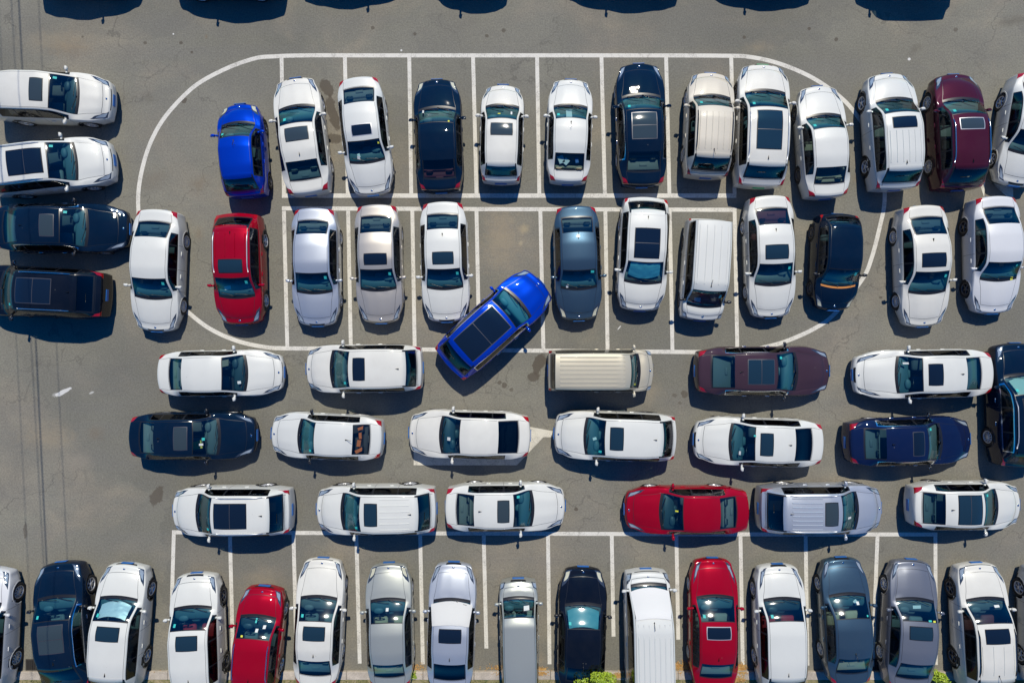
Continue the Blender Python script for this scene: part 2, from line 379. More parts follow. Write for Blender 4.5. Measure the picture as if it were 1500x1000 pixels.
# kerb, verge
m, n, p = newmat('kerb_concrete'); tc = n.nodes.new('ShaderNodeTexCoord')
c = ramp(n, noise(n, 1.5, 6, 0.7, .4, tc.outputs['Object']), [(0.3, (0.30, 0.265, 0.22)), (0.7, (0.55, 0.49, 0.42))])
c = mixc(n, 1.0, c, ramp(n, noise(n, 28, 3, .7, 0, tc.outputs['Object']), [(0.3, .8), (0.7, 1.15)]), 'MULTIPLY')
n.links.new(c, p.inputs['Base Color']); p.inputs['Roughness'].default_value = 0.9; KERB = m
m, n, p = newmat('verge_soil'); tc = n.nodes.new('ShaderNodeTexCoord')
c = ramp(n, noise(n, 2.5, 6, 0.7, .6, tc.outputs['Object']), [(0.35, (0.07, 0.10, 0.03)), (0.5, (0.20, 0.18, 0.08)), (0.66, (0.34, 0.28, 0.17))])
n.links.new(c, p.inputs['Base Color']); p.inputs['Roughness'].default_value = 0.95; SOIL = m
kb = MB(); x = -24.0
while x < 24:
    L_ = 0.98; kb.box(x + L_ / 2, KERB_Y - .16 + random.uniform(-.006, .006), 0.0, L_ - .012, 0.32, 0.24 + random.uniform(-.01, .01), bev=.015); x += L_
for xx in (-90, 90): kb.box(xx * .955, KERB_Y - .16, 0, 124, 0.32, 0.24)
k_ = kb.build('kerb', KERB, None, False); k_['kind'] = 'structure'
v_ = sheet('verge_ground', [(-160, -60), (160, -60), (160, KERB_Y - .3), (-160, KERB_Y - .3)], 0.10, SOIL); v_['kind'] = 'structure'

# ------------------------------------------------------------------ wheels (shared meshes, outer face towards +y)
def rim_mesh(name, nsp, mat, r, twin=False):
    b = MB(); b.lathe_y([(r, .02), (r, .095), (r - .02, .10), (r - .035, .085), (r - .045, .0), (r - .045, -.08)], 28)
    for k in range(nsp):
        for off in ((-.055, .055) if twin else (0,)):
            a = 2 * math.pi * k / nsp + off * 2
            rt = Matrix.Rotation(-a, 3, 'Y')
            ln = r - .06
            b.box(*(rt @ Vector((ln / 2 + .02, .07, 0))), ln, .03, .022 if twin else .04, rot=rt)
    b.lathe_y([(.075, .05), (.07, .092), (.04, .10), (0.001, .10)], 14)
    return b.mesh(name, mat)
def tyre_mesh(name, r, rr):
    b = MB(); h = .105
    b.lathe_y([(rr - .03, -h), (rr + .02, -h - .005), (r - .02, -h), (r, -h + .03), (r, h - .03), (r - .02, h), (rr + .02, h + .004), (rr - .005, h - .012), (rr - .03, .03)], 32)
    return b.mesh(name, RUBBER)
WH = {}
def wheel_set(r, style):
    key = (r, style)
    if key not in WH:
        rr = r * .70; nsp, mt, tw = {'five': (5, ALLOY, False), 'twin': (6, ALLOY, True), 'multi': (10, ALLOY, False), 'dark': (5, ALLOY_D, True), 'steel': (9, ALLOY_D, False)}[style]
        hb = MB(); hb.lathe_y([(.001, .015), (rr * .62, .015), (rr * .62, -.01), (.001, -.01)], 20)
        bk = hb.mesh('wheel', IRON)
        WH[key] = (bk, tyre_mesh('tyre', r, rr), rim_mesh('rim', nsp, mt, rr, tw))
    return WH[key]

# ------------------------------------------------------------------ cars
def pchip(xk, yk, x):
    xk = np.asarray(xk, float); yk = np.asarray(yk, float); x = np.clip(x, xk[0], xk[-1])
    h = np.diff(xk); d = np.diff(yk) / h; mm = np.zeros_like(yk)
    for i in range(1, len(xk) - 1):
        if d[i - 1] * d[i] > 0:
            w1 = 2 * h[i] + h[i - 1]; w2 = h[i] + 2 * h[i - 1]; mm[i] = (w1 + w2) / (w1 / d[i - 1] + w2 / d[i])
    mm[0] = d[0]; mm[-1] = d[-1]
    i = np.clip(np.searchsorted(xk, x) - 1, 0, len(h) - 1); t = (x - xk[i]) / h[i]
    return ((1 + 2 * t) * (1 - t) ** 2) * yk[i] + t * (1 - t) ** 2 * h[i] * mm[i] + t * t * (3 - 2 * t) * yk[i + 1] + t * t * (t - 1) * h[i] * mm[i + 1]

# rows: f, z top, rail half width, rail drop, belt half width, belt z, bow of the cross line
T_ = {}
T_['sedan'] = dict(H=1.46, cowl=.285, wt=.435, re=.735, rb=.885, hood=.07, sw_end=.80, ax=(.19, .765), doors=(.315, .505, .70), wr=.325,
    rows=[(.045, .69, .62, .05, .88, .61, .23), (.10, .79, .68, .05, .92, .70, .21), (.20, .90, .75, .05, .945, .82, .19), (.285, .96, .82, .05, .95, .89, .18),
          (.435, 1.37, .725, .07, .95, .93, .09), (.53, 1.46, .735, .07, .955, .94, .02), (.64, 1.45, .73, .07, .955, .95, -.02), (.735, 1.37, .705, .07, .95, .96, -.06),
          (.885, 1.08, .72, .05, .93, .97, -.12), (.96, 1.05, .66, .05, .87, .92, -.15)], front=(.20, 2.4, .47), tail=(.13, 3.0, .60), tape=(.79, .93, .97, .83))
T_['suv'] = dict(H=1.66, cowl=.255, wt=.405, re=.845, rb=.955, hood=.065, sw_end=.86, ax=(.19, .775), doors=(.29, .495, .70), wr=.355,
    rows=[(.045, .80, .64, .05, .89, .70, .21), (.10, .93, .70, .05, .93, .83, .20), (.18, 1.02, .76, .05, .95, .93, .18), (.255, 1.07, .82, .05, .955, 1.0, .17),
          (.405, 1.55, .755, .07, .95, 1.04, .10), (.52, 1.655, .765, .06, .955, 1.06, .03), (.70, 1.655, .76, .06, .955, 1.08, -.01), (.845, 1.58, .73, .07, .945, 1.10, -.04),
          (.955, 1.16, .74, .08, .90, 1.05, -.10), (.975, 1.06, .72, .08, .88, .97, -.11)], front=(.18, 2.6, .53), tail=(.09, 3.2, .62), tape=(.82, .945, .97, .87))
T_['hatch'] = dict(H=1.52, cowl=.25, wt=.41, re=.84, rb=.955, hood=.07, sw_end=.85, ax=(.19, .83), doors=(.29, .52, .74), wr=.31,
    rows=[(.045, .74, .60, .05, .87, .65, .22), (.10, .85, .68, .05, .92, .76, .21), (.18, .95, .75, .05, .945, .86, .19), (.25, 1.0, .81, .05, .95, .92, .18),
          (.41, 1.43, .70, .07, .95, .96, .10), (.53, 1.515, .705, .06, .955, .98, .03), (.70, 1.51, .70, .06, .955, .99, -.01), (.84, 1.45, .67, .07, .945, 1.0, -.05),
          (.955, 1.08, .72, .07, .89, .98, -.11), (.975, .98, .70, .07, .87, .90, -.12)], front=(.18, 2.4, .49), tail=(.09, 3.0, .58), tape=(.79, .93, .97, .86))
T_['van'] = dict(H=1.88, cowl=.135, wt=.265, re=.955, rb=.985, hood=.05, sw_end=.95, ax=(.17, .78), doors=(.19, .40, .62), wr=.30,
    rows=[(.03, .92, .74, .04, .92, .82, .15), (.07, 1.02, .80, .04, .95, .92, .15), (.135, 1.08, .86, .05, .96, 1.0, .13),
          (.265, 1.76, .80, .09, .965, 1.04, .09), (.34, 1.87, .81, .07, .965, 1.06, .02), (.65, 1.88, .815, .06, .965, 1.06, 0), (.955, 1.83, .80, .08, .955, 1.06, -.02),
          (.985, 1.15, .80, .06, .93, 1.03, -.03), (.99, 1.05, .80, .06, .92, .95, -.03)], front=(.12, 3.0, .56), tail=(.05, 4.0, .65), tape=(.93, .98, .98, .94))
T_['bigvan'] = dict(T_['van'], cowl=.085, wt=.235, hood=.04, ax=(.16, .74), doors=(.16, .33, .55), wr=.33, H=2.1,
    rows=[(.03, 1.0, .76, .04, .93, .86, .15), (.055, 1.12, .82, .04, .95, 1.0, .15), (.085, 1.17, .86, .05, .96, 1.08, .14),
          (.235, 1.97, .84, .09, .965, 1.10, .09), (.33, 2.09, .85, .07, .965, 1.12, .02), (.65, 2.1, .855, .06, .965, 1.12, 0), (.955, 2.05, .84, .08, .955, 1.12, -.02),
          (.985, 1.2, .82, .06, .94, 1.06, -.03), (.99, 1.08, .82, .06, .93, .98, -.03)])

TR = [0, .14, .28, .42, .56, .68, .78, .86, .92, .936, 1.0]
RB = [.08, .16, .40, .64, .86, .94, 1.0]
BM = [.16, .4, .7, 1.0]
MS = [.3, .6, .85, 1.0]
SF = [.12, .5, 1.0]
VT = [('T', t) for t in TR] + [('R', t) for t in RB] + [('B', t) for t in BM] + [('M', t) for t in MS] + [('S', t) for t in SF]
NV = len(VT)
iR = len(TR) - 1

class Car: pass

def build_car(o):
    T = T_[o['type']]; L = o['L']; W = o['W']; hw = W / 2; H = o.get('H', T['H'])
    rows = [list(r_) for r_ in T['rows']]
    jr = random.Random(o['label'])
    jit = lambda a: jr.uniform(-a, a)
    cowl, wt, re_, rb = (o[k] if k in o else T[k] + j_ for k, j_ in (('cowl', jit(.010)), ('wt', jit(.012)), ('re', jit(.014) if 'van' not in o['type'] else 0), ('rb', jit(.008) if 'van' not in o['type'] else 0)))
    crease = jr.choice([0, 1, 2, 2, 3]); crz = jr.uniform(.010, .020)
    remap_f = [T['rows'][0][0], T['cowl'], T['wt'], T['re'], T['rb'], T['rows'][-1][0]]
    remap_t = [T['rows'][0][0], cowl, wt, re_, rb, max(T['rows'][-1][0], rb + .01)]
    for r_ in rows: r_[0] = float(np.interp(r_[0], remap_f, remap_t))
    A = np.array(rows); f0, f1 = A[0, 0], A[-1, 0]
    zbelt = A[:, 5]; hs_ = (H - 1.0) / (T['H'] - 1.0)
    A[:, 1] = np.where(A[:, 1] > 1.0, 1.0 + (A[:, 1] - 1.0) * hs_, A[:, 1])
    A[:, 2] *= o.get('roofw', 1.0 + jit(.025))
    doors = [float(np.interp(d, remap_f, remap_t)) for d in T['doors']]
    sw_end = float(np.interp(T['sw_end'], remap_f, remap_t))
    hood = T['hood']
    # stations
    eps = .006 / L
    keys = [f0, f1, cowl - .07 / L, cowl, cowl + .035 / L, wt - .03 / L, wt, re_, re_ + .03 / L, rb - .04 / L, rb, sw_end]
    seams = [hood] + doors + [min(rb + .02 / L, f1 - .006)]
    seam_iv = [(s - eps, s + eps) for s in seams]
    keys += [k for iv in seam_iv for k in iv] + [doors[1] - .035 / L, doors[1] + .035 / L, T['hood'] + .05]
    keys = sorted(k for k in set(round(k, 6) for k in keys) if f0 <= k <= f1)
    reg = [k for k in np.arange(f0, f1, .055 / L) if min(abs(k - q) for q in keys) > .014 / L]
    us = np.array(sorted(set(keys + reg)))
    zt = pchip(A[:, 0], A[:, 1], us); yr = pchip(A[:, 0], A[:, 2], us) * hw; zr = zt - pchip(A[:, 0], A[:, 3], us)
    yb = pchip(A[:, 0], A[:, 4], us) * hw; zb = pchip(A[:, 0], A[:, 5], us); bow = pchip(A[:, 0], A[:, 6], us)
    tp = T['tape']; ym = pchip([f0, .11, .22, .82, f1], [tp[0], tp[1], 1, tp[2], tp[3]], us) * hw
    cf = (L / 2 - us * L)
    yb = np.minimum(yb, ym - .02); yr = np.minimum(yr, yb - .06); zm = .62 + (zb * 0); zs = .21 + us * 0; ys = ym * .95
    zb = np.maximum(zb, zm + .03)
    n = len(us); half = np.zeros((n, NV, 3))
    for j, (sg, t) in enumerate(VT):
        if sg == 'T': y = t * yr; z = zt - (zt - zr) * t ** 2.4
        elif sg == 'R': y = yr + (yb - yr) * t + .018 * math.sin(math.pi * t); z = zr + (zb - zr) * t ** 1.08
        elif sg == 'B': y = yb + (ym - yb) * math.sin(t * math.pi / 2); z = zb + (zm - zb) * (1 - math.cos(t * math.pi / 2)) 
        elif sg == 'M': y = ym - (ym - ys) * t * t; z = zm + (zs - zm) * t
        else: y = ys * (1 - t); z = zs
        if sg == 'T' and crease:
            hd = np.clip((us - .05) / .04, 0, 1) * np.clip((cowl - .01 - us) / .03, 0, 1)
            if crease == 1: z = z + hd * crz * (np.exp(-((t - .42) / .09) ** 2))
            elif crease == 2: z = z + hd * crz * 1.2 * (1 / (1 + np.exp((t - .62) / .03)) - .5)
            else: z = z + hd * crz * (np.exp(-(t / .07) ** 2) + np.exp(-((t - .68) / .06) ** 2))
        half[:, j, 0] = L / 2 - us * L; half[:, j, 1] = y; half[:, j, 2] = z
    fac = 1 - np.clip(np.abs(half[:, :, 1]) / hw, 0, 1) ** 2
    def rings(sec, d, nn, zm_, sgn, ysc):
        out = []
        for s in (0.0, .22, .42, .58, .71, .81, .89, .95):
            q = sec.copy(); q[:, 1] *= ysc + (1 - ysc) * s; q[:, 2] = zm_ + (q[:, 2] - zm_) * s
            q[:, 0] += sgn * d * (1 - s ** nn) ** (1 / nn); out.append(q)
        return out
    fr = rings(half[0], *T['front'][:2], T['front'][2], 1, .72 if o['type'] not in ('van', 'bigvan') else .86); ta = rings(half[-1], *T['tail'][:2], T['tail'][2], -1, .80 if o['type'] == 'sedan' else .88)
    G = np.array(fr + [half[i] for i in range(n)] + ta[::-1])
    bw = np.concatenate([np.full(8, bow[0]), bow, np.full(8, bow[-1])])
    G[:, :, 0] += bw[:, None] * (1 - np.clip(np.abs(G[:, :, 1]) / hw, 0, 1) ** 2)
    U = np.concatenate([np.array([-.8, -.7, -.6, -.5, -.4, -.3, -.2, -.1]), us, np.array([1.1, 1.2, 1.3, 1.4, 1.5, 1.6, 1.7, 1.8])])
    x0, x1 = G[:, :, 0].min(), G[:, :, 0].max(); G[:, :, 0] = (G[:, :, 0] - x0) / (x1 - x0) * L - L / 2
    def fx(f):   # side x of a station fraction after the stretch
        return ((L / 2 - f * L) - x0) / (x1 - x0) * L - L / 2
    # wheel arches: snap to circle
    wr = o.get('wr', T['wr']); ar = wr + .05; axx = [fx(a) for a in T['ax']]
    jb = [j for j, (s, t) in enumerate(VT) if s in ('B', 'M') or (s == 'R' and t == 1.0)]
    for ax in axx:
        for j in jb:
            dx = G[:, j, 0] - ax; dz = G[:, j, 2] - wr; r_ = np.hypot(dx, dz)
            mk = (r_ > ar - .035) & (r_ < ar + .035) & (G[:, j, 2] > .2)
            k = np.where(mk, ar / np.maximum(r_, .01), 1); G[:, j, 0] = ax + dx * k; G[:, j, 2] = wr + dz * k
    neg = G[:, :0:-1, :].copy(); neg[:, :, 1] *= -1
    F_ = np.concatenate([neg, G], axis=1)                  # v: floor(-y) ... T ... floor(+y)
    nu, nvf = F_.shape[:2]; ctr = NV - 1
    # normals
    du = np.gradient(F_, axis=0); dv = np.gradient(F_, axis=1); N = np.cross(du, dv); ln = np.linalg.norm(N, axis=2)
    N = N / np.maximum(ln, 1e-9)[:, :, None]
    # outward check at roof
    if N[nu // 2, ctr, 2] < 0: N = -N
    N[0, :, :] = (1, 0, 0); N[-1, :, :] = (-1, 0, 0)
    sm = N.copy(); sm[:, 1:-1] = .5 * N[:, 1:-1] + .25 * (N[:, :-2] + N[:, 2:]); N = sm / np.linalg.norm(sm, axis=2)[:, :, None]
    V = F_.reshape(-1, 3); NN = N.reshape(-1, 3)
    # face labels
    suv = o['type'] != 'sedan'; van = o['type'] in ('van', 'bigvan')
    lab = {}
    gr = [(.62, 2, 4), (.80, 3, 3), (.74, 1, 2), (.50, 3, 5), (.86, 4, 4)][sum(map(ord, o['label'])) % 5]
    fcx = (F_[:-1, :-1] + F_[1:, 1:]) / 2
    def inseam(u, k): a, b = seam_iv[k]; return a < u < b
    glass_t = .86 if not suv else .92
    for j in range(nvf - 1):
        side = 1 if j >= ctr else -1
        jh = (j - ctr) if j >= ctr else (ctr - 1 - j)      # half index of the face's inner line
        seg, t1 = VT[jh + 1]; t0 = VT[jh][1] if VT[jh][0] == seg else 0.0; t = (t0 + t1) / 2
        for i in range(nu - 1):
            u = (U[i] + U[i + 1]) / 2 if 0 < (U[i] + U[i + 1]) / 2 < 1 else (U[i] + U[i + 1]) / 2
            ring_f = i < 8; ring_t = i >= nu - 9
            X, Y, Z = fcx[i, j]
            part = 'body'
            if seg in ('B', 'M', 'S', 'R') and abs(Y) > .5 * hw and min(math.hypot(X - a, Z - wr) for a in axx) < ar - .004 and not (seg == 'S' and t > .3):
                continue
            if ring_f:
                s_ = (i + .5) / 8
                if seg == 'T' and t < gr[0] and gr[1] <= i <= gr[2]: part = 'grille'
                elif seg == 'S' and 3 <= i <= 5 and t > .3: part = 'grille'
                else: part = 'front_bumper'
            elif ring_t:
                k = nu - 2 - i                                # 0 innermost
                if not suv:
                    if seg == 'T' and k >= 4: part = 'boot_lid'
                    else: part = 'rear_bumper'
                else:
                    if seg == 'T' or seg == 'R': part = 'tailgate'
                    else: part = 'rear_bumper'
            else:
                if seg == 'T':
                    if u < cowl:
                        if inseam(u, 0) and t < .93: part = 'panel_gap_shade'
                        elif u < hood: part = 'front_bumper'
                        elif t > .936: part = 'body'
                        elif t > .92: part = 'panel_gap_shade'
                        elif u > cowl - .07 / L: part = 'cowl_panel'
                        else: part = 'bonnet'
                    elif u < wt:
                        if t < .92 and cowl + .035 / L < u < wt - .03 / L: part = 'windscreen'
                        elif t < .936: part = 'windscreen_seal'
                        else: part = 'body'
                    elif u < re_: part = 'panel_gap_shade' if .92 < t < .936 else 'roof'
                    elif u < rb:
                        if t < glass_t and re_ + .03 / L < u < rb - .04 / L: part = 'rear_window'
                        elif t < glass_t + .05 and (suv or u > re_ + .03 / L): part = 'window_seal'
                        else: part = 'body' if not suv else 'tailgate'
                    else:
                        if inseam(u, 4) and t < .93: part = 'panel_gap_shade'
                        elif .92 < t < .936: part = 'panel_gap_shade'
                        else: part = ('boot_lid' if t < .93 else 'body') if not suv else 'tailgate'
                elif seg == 'R':
                    a_ = cowl + (.20 / L if not van else .06 / L)
                    if u < hood + .01: part = 'front_bumper'
                    elif a_ < u < sw_end and .08 < t < .94:
                        if .16 < t < .86 and a_ + .05 / L < u < sw_end - .03 / L:
                            dd = 'f' if u < doors[1] else 'r'
                            if abs(u - doors[1]) < .036 / L: part = 'pillar_trim'
                            elif u > doors[2] + .03 / L: part = 'quarter_window'
                            elif abs(u - doors[2]) < .03 / L: part = 'pillar_trim'
                            else: part = 'glass_' + dd
                        else: part = 'window_trim'
                else:
                    if u < hood + .01: part = 'front_bumper'
                    elif u > f1 - .03: part = 'rear_bumper'
                    elif seg in ('B', 'M') and doors[0] < u < doors[2] and not (seg == 'M' and t > .85):
                        if inseam(u, 1) or inseam(u, 2) or inseam(u, 3): part = 'panel_gap_shade'
                        else: part = 'front_door' if u < doors[1] else 'rear_door'
                    elif seg == 'M' and t > .85 or seg == 'S': part = 'sill'
            if part == 'panel_gap_shade':
                part = (part, (0 if u < cowl else 1 if u > rb else 2) if (seg == 'T' and t < .92) else 10 + (0 if u < cowl else 1 if u < re_ else 2 if seg == 'T' else 3 + int(np.argmin([abs(u - d) for d in doors]))) * 2 + side)
            if part in ('window_trim', 'sill'): part = (part, side)
            if part == 'pillar_trim': part = (part, side * (1 if abs(u - doors[1]) < .05 else 2))
            if part in ('front_door', 'rear_door', 'glass_f', 'glass_r', 'headlight', 'taillight', 'quarter_window'): part = (part, side)
            lab.setdefault(part, []).append((i, j))
    root = empty(o['name'], o['loc'], o['rz'])
    tag(root, o['label'], o['cat'], 'vehicles parked in the lot')
    pm = PAINT[{0: 'white', 1: 'white2', 2: 'white3', 3: 'white'}[sum(map(ord, o['label'])) % 4] if o['col'] == 'white' else o['col']]
    roofm = pm
    privacy = o.get('privacy', False)
    def mk(part, name, mat, parent=root):
        if part not in lab: return None
        fs = lab[part]; idx = {}; vs = []; ns = []; faces = []
        def g_(a):
            if a not in idx: idx[a] = len(vs); vs.append(tuple(V[a])); ns.append(tuple(NN[a]))
            return idx[a]
        for i, j in fs:
            a, b, c_, d = i * nvf + j, (i + 1) * nvf + j, (i + 1) * nvf + j + 1, i * nvf + j + 1
            faces.append((g_(a), g_(b), g_(c_), g_(d)))
        # make the winding agree with the outward normals
        a, b, c_ = (Vector(vs[k]) for k in faces[len(faces) // 2][:3])
        nn_ = (b - a).cross(c_ - a)
        if nn_.dot(Vector(ns[faces[len(faces) // 2][0]])) < 0: faces = [tuple(reversed(f)) for f in faces]
        return link(name, vs, faces, mat, parent, True, ns)
    body = mk('body', 'body', pm)
    two = o.get('two_tone')
    for part in ('bonnet', 'boot_lid', 'tailgate', 'front_bumper', 'rear_bumper'): mk(part, part, pm)
    mk('roof', 'roof', TRIM if o.get('blackroof') else pm)
    mk('grille', 'grille', TRIM)
    for q in list(lab):
        if isinstance(q, tuple) and q[0] == 'panel_gap_shade':
            left = set(lab[q]); k_ = 0
            while left:
                st_ = [left.pop()]; comp = list(st_)
                while st_:
                    a, b = st_.pop()
                    for da in (-1, 0, 1):
                        for db in (-1, 0, 1):
                            if (a + da, b + db) in left: left.remove((a + da, b + db)); st_.append((a + da, b + db)); comp.append((a + da, b + db))
                lab[('ps', q, k_)] = comp
                if len(comp) > 1: mk(('ps', q, k_), 'panel_gap_shade', TRIM)  # thin black strips of skin, put in for the shade in the panel gaps
                k_ += 1
        if isinstance(q, tuple) and q[0] == 'sill': mk(q, 'sill', TRIM if suv and not van else pm)
        if isinstance(q, tuple) and q[0] == 'pillar_trim': mk(q, 'pillar_trim', TRIM)
        if isinstance(q, tuple) and q[0] == 'window_trim': mk(q, 'window_trim', CHROME if o.get('chrome') else TRIM)
    mk('cowl_panel', 'cowl_panel', o.get('cowlmat', TRIM)); mk('windscreen', 'windscreen', GL_W); mk('windscreen_seal', 'windscreen_seal', TRIM)
    rg = GL_D if privacy else GL_R
    mk('rear_window', 'rear_window', rg); mk('window_seal', 'window_seal', TRIM)
    lens = {'y': LENS_Y, 'd': LENS_D}.get(o.get('lens'), LENS)
    for s in (1, -1):
        d1 = mk(('front_door', s), 'front_door', pm); d2 = mk(('rear_door', s), 'rear_door', pm)
        mk(('glass_f', s), 'window', GL_S, d1); mk(('glass_r', s), 'window', GL_D if privacy else GL_S, d2); mk(('quarter_window', s), 'quarter_window', GL_D if privacy else GL_S)
        # handles
        for d_, f_ in ((d1, doors[1] - .26 / L), (d2, doors[2] - .30 / L)):
            if d_ is None: continue
            hb = MB(); z_ = (.78 if not suv else .88) if not van else .95
            xx = fx(f_); yy = hw * .985
            k = int(np.argmin(np.abs(F_[:, ctr, 0] - xx))); colz = G[min(k, nu - 1), :, 2]; js = [j for j, (sg, t) in enumerate(VT) if sg in ('B', 'M')]
            jj = min(js, key=lambda q: abs(colz[q] - z_)); yy = G[k, jj, 1]
            hb.ellipsoid((xx, s * (yy + .006), z_), (.095, .018, .013), 8, 5, .8)
            hb.build('handle', CHROME if (o.get('chrome') or o.get('hchrome')) else pm, d_)
    # lamps: smooth quads in grid space, lifted off the skin
    def fi(f): return 8 + float(np.interp(f, us, np.arange(n)))
    def lamp(name, corners, mat, side, off=.006, nx=10, ny=8):
        (a0, b0), (a1, b1), (a2, b2), (a3, b3) = corners; vs = []; ns = []; fs = []
        for p_ in range(nx + 1):
            for q_ in range(ny + 1):
                s_, t_ = p_ / nx, q_ / ny
                ii = (a0 * (1 - s_) + a1 * s_) * (1 - t_) + (a3 * (1 - s_) + a2 * s_) * t_
                jj = (b0 * (1 - s_) + b1 * s_) * (1 - t_) + (b3 * (1 - s_) + b2 * s_) * t_
                i0 = min(int(ii), nu - 2); j0 = min(int(jj), NV - 2); fi_, fj_ = ii - i0, jj - j0
                def bl(A_): return ((A_[i0, ctr + j0] * (1 - fi_) + A_[i0 + 1, ctr + j0] * fi_) * (1 - fj_) + (A_[i0, ctr + j0 + 1] * (1 - fi_) + A_[i0 + 1, ctr + j0 + 1] * fi_) * fj_)
                P_ = bl(F_); N_ = bl(N); N_ = N_ / max(np.linalg.norm(N_), 1e-6)
                edge = 0 if (p_ in (0, nx) or q_ in (0, ny)) else 1
                P_ = P_ + N_ * (off * edge + .001)
                vs.append((P_[0], P_[1] * side, P_[2])); ns.append((N_[0], N_[1] * side, N_[2]))
        for p_ in range(nx):
            for q_ in range(ny):
                k0 = p_ * (ny + 1) + q_; fs.append((k0, k0 + ny + 1, k0 + ny + 2, k0 + 1))
        a, b, c_ = (Vector(vs[k]) for k in fs[len(fs) // 2][:3])
        if (b - a).cross(c_ - a).dot(Vector(ns[fs[len(fs) // 2][0]])) < 0: fs = [tuple(reversed(f)) for f in fs]
        return link(name, vs, fs, mat, root, True, ns)
    re0 = nu - 1
    for s in (1, -1):
        hst = o.get('lamp', 'slim' if o.get('lens') != 'y' else 'big')
        if van: hc_ = [(3.5, 8.5), (3.2, 18), (fi(.075), 18.5), (fi(.045), 10)]
        elif hst == 'big': hc_ = [(4.6, 6.3), (4.4, 15.5), (fi(.125), 14.6), (fi(.085), 9.2)]
        elif hst == 'long': hc_ = [(5.2, 6.0), (6.2, 13.5), (fi(.165), 13.6), (fi(.10), 10.8)]
        else: hc_ = [(4.8, 6.6), (5.4, 15), (fi(.135), 14.2), (fi(.066), 9.8)]
        ho = lamp('headlight', hc_, LENS_D, s)
        c0_ = np.array(hc_, float); cc_ = c0_.mean(0); inn = [tuple(v) for v in (cc_ + (c0_ - cc_) * .72 + (np.array([-.25, .2])))]
        li = lamp('lens', inn, lens if lens is not LENS_D else LENS, s, .012, 8, 6); li.parent = ho
        if van: tc_ = [(re0 - 3, 10.8), (re0 - 3, 17.5), (fi(.975), 16.8), (fi(.98), 11.2)]
        elif suv: tc_ = [(re0 - 3.6, 8.5), (re0 - 3.2, 18.6), (fi(.915), 17.2), (fi(f1 - .004), 11.5)]
        else: tc_ = [(re0 - 4.4, 7.0), (re0 - 3.8, 18.4), (fi(.925), 17.6), (re0 - 8.6, 10.2)]
        lamp('taillight', tc_, RED_L, s)
    # BVH over the closed skin
    polys = [(i * nvf + j, (i + 1) * nvf + j, (i + 1) * nvf + j + 1, i * nvf + j + 1) for i in range(nu - 1) for j in range(nvf - 1)]
    bvh = BVHTree.FromPolygons([Vector(p) for p in V], polys)
    def top(x, y):
        h = bvh.ray_cast(Vector((x, y, 4)), Vector((0, 0, -1)))
        return (h[0].z, h[1]) if h[0] else (None, None)
    def patch(name, xa, xb, ya, yb_, off, mat, nx=6, ny=6, rnd=.0, parent=root, sink=False):
        vs = []; fs = []
        for a in range(nx + 1):
            for b in range(ny + 1):
                p_ = 2 * a / nx - 1; q_ = 2 * b / ny - 1
                if rnd: p2 = p_ * math.sqrt(1 - rnd * q_ * q_ / 2); q2 = q_ * math.sqrt(1 - rnd * p_ * p_ / 2)
                else: p2, q2 = p_, q_
                x = (xa + xb) / 2 + (xb - xa) / 2 * p2; y = (ya + yb_) / 2 + (yb_ - ya) / 2 * q2
                z, nn_ = top(x, y)
                if z is None: z = 1.0
                vs.append((x, y, z + off))
        for a in range(nx):
            for b in range(ny):
                i0 = a * (ny + 1) + b; fs.append((i0, i0 + ny + 1, i0 + ny + 2, i0 + 1))
        if (xb - xa) * (yb_ - ya) < 0: fs = [tuple(reversed(f)) for f in fs]
        return link(name, vs, fs, mat, parent, True)
    xw = fx(wt); xre = fx(re_); ywr = float(np.interp(wt, us, yr)); xc = fx(cowl)
    rf = o.get('roof', 'plain'); ribs = o.get('ribs', 0)
    rib0 = xw - .15; RG = jr.choice([ROOFGLASS, ROOFGLASS, ROOFG[0], ROOFG[0], ROOFG[1]])
    if rf == 'small':
        xa = xw - .10 + .05; ln_ = o.get('srl', jr.uniform(.38, .50)); wd = o.get('srw', jr.uniform(.37, .43))
        xs_ = xw - o.get('srx', .10)
        patch('sunroof_frame', xs_ - ln_ - .025, xs_ + .025, -wd - .025, wd + .025, .004, o.get('srm', TRIM), 8, 8, .12)
        patch('sunroof', xs_ - ln_, xs_, -wd, wd, .009, RG, 8, 8, .14)
        rib0 = xs_ - ln_ - .1
    elif rf in ('pano', 'fullpano'):
        wd = .44 if rf == 'pano' else .52; xs_ = xw - .06; e = xs_ - o.get('pl', .62 * (xw - xre) if rf == 'pano' else (xw - xre) - .1)
        mid_ = (xs_ + e) / 2
        patch('sunroof_frame', e - .03, xs_ + .03, -wd - .03, wd + .03, .004, o.get('srm', TRIM), 12, 8, .07)
        patch('sunroof', mid_ + .012, xs_, -wd, wd, .010, RG, 8, 8, .05)
        patch('sunroof', e, mid_ - .012, -wd, wd, .010, RG, 8, 8, .05)
        patch('sunroof_divider', mid_ - .010, mid_ + .010, -wd, wd, .012, ALLOY_D, 1, 6)
        rib0 = e - .08
    if ribs:
        wr_ = ywr * .80; x_e = xre + .16
        for k in range(ribs):
            y = -wr_ + 2 * wr_ * k / (ribs - 1); b = MB()
            zz = [(x, top(x, y)[0]) for x in np.linspace(rib0, x_e, 8)]
            vs = []; fs = []; rw = .020 if ribs < 7 else .028
            for x, z in zz: vs += [(x, y - rw, z - .004), (x, y - rw * .4, z + .016), (x, y + rw * .4, z + .016), (x, y + rw, z - .004)]
            for a in range(7):
                for c_ in range(3): fs.append((a * 4 + c_, a * 4 + c_ + 1, (a + 1) * 4 + c_ + 1, (a + 1) * 4 + c_))
            link('roof_rib', vs, fs, pm, root, False)
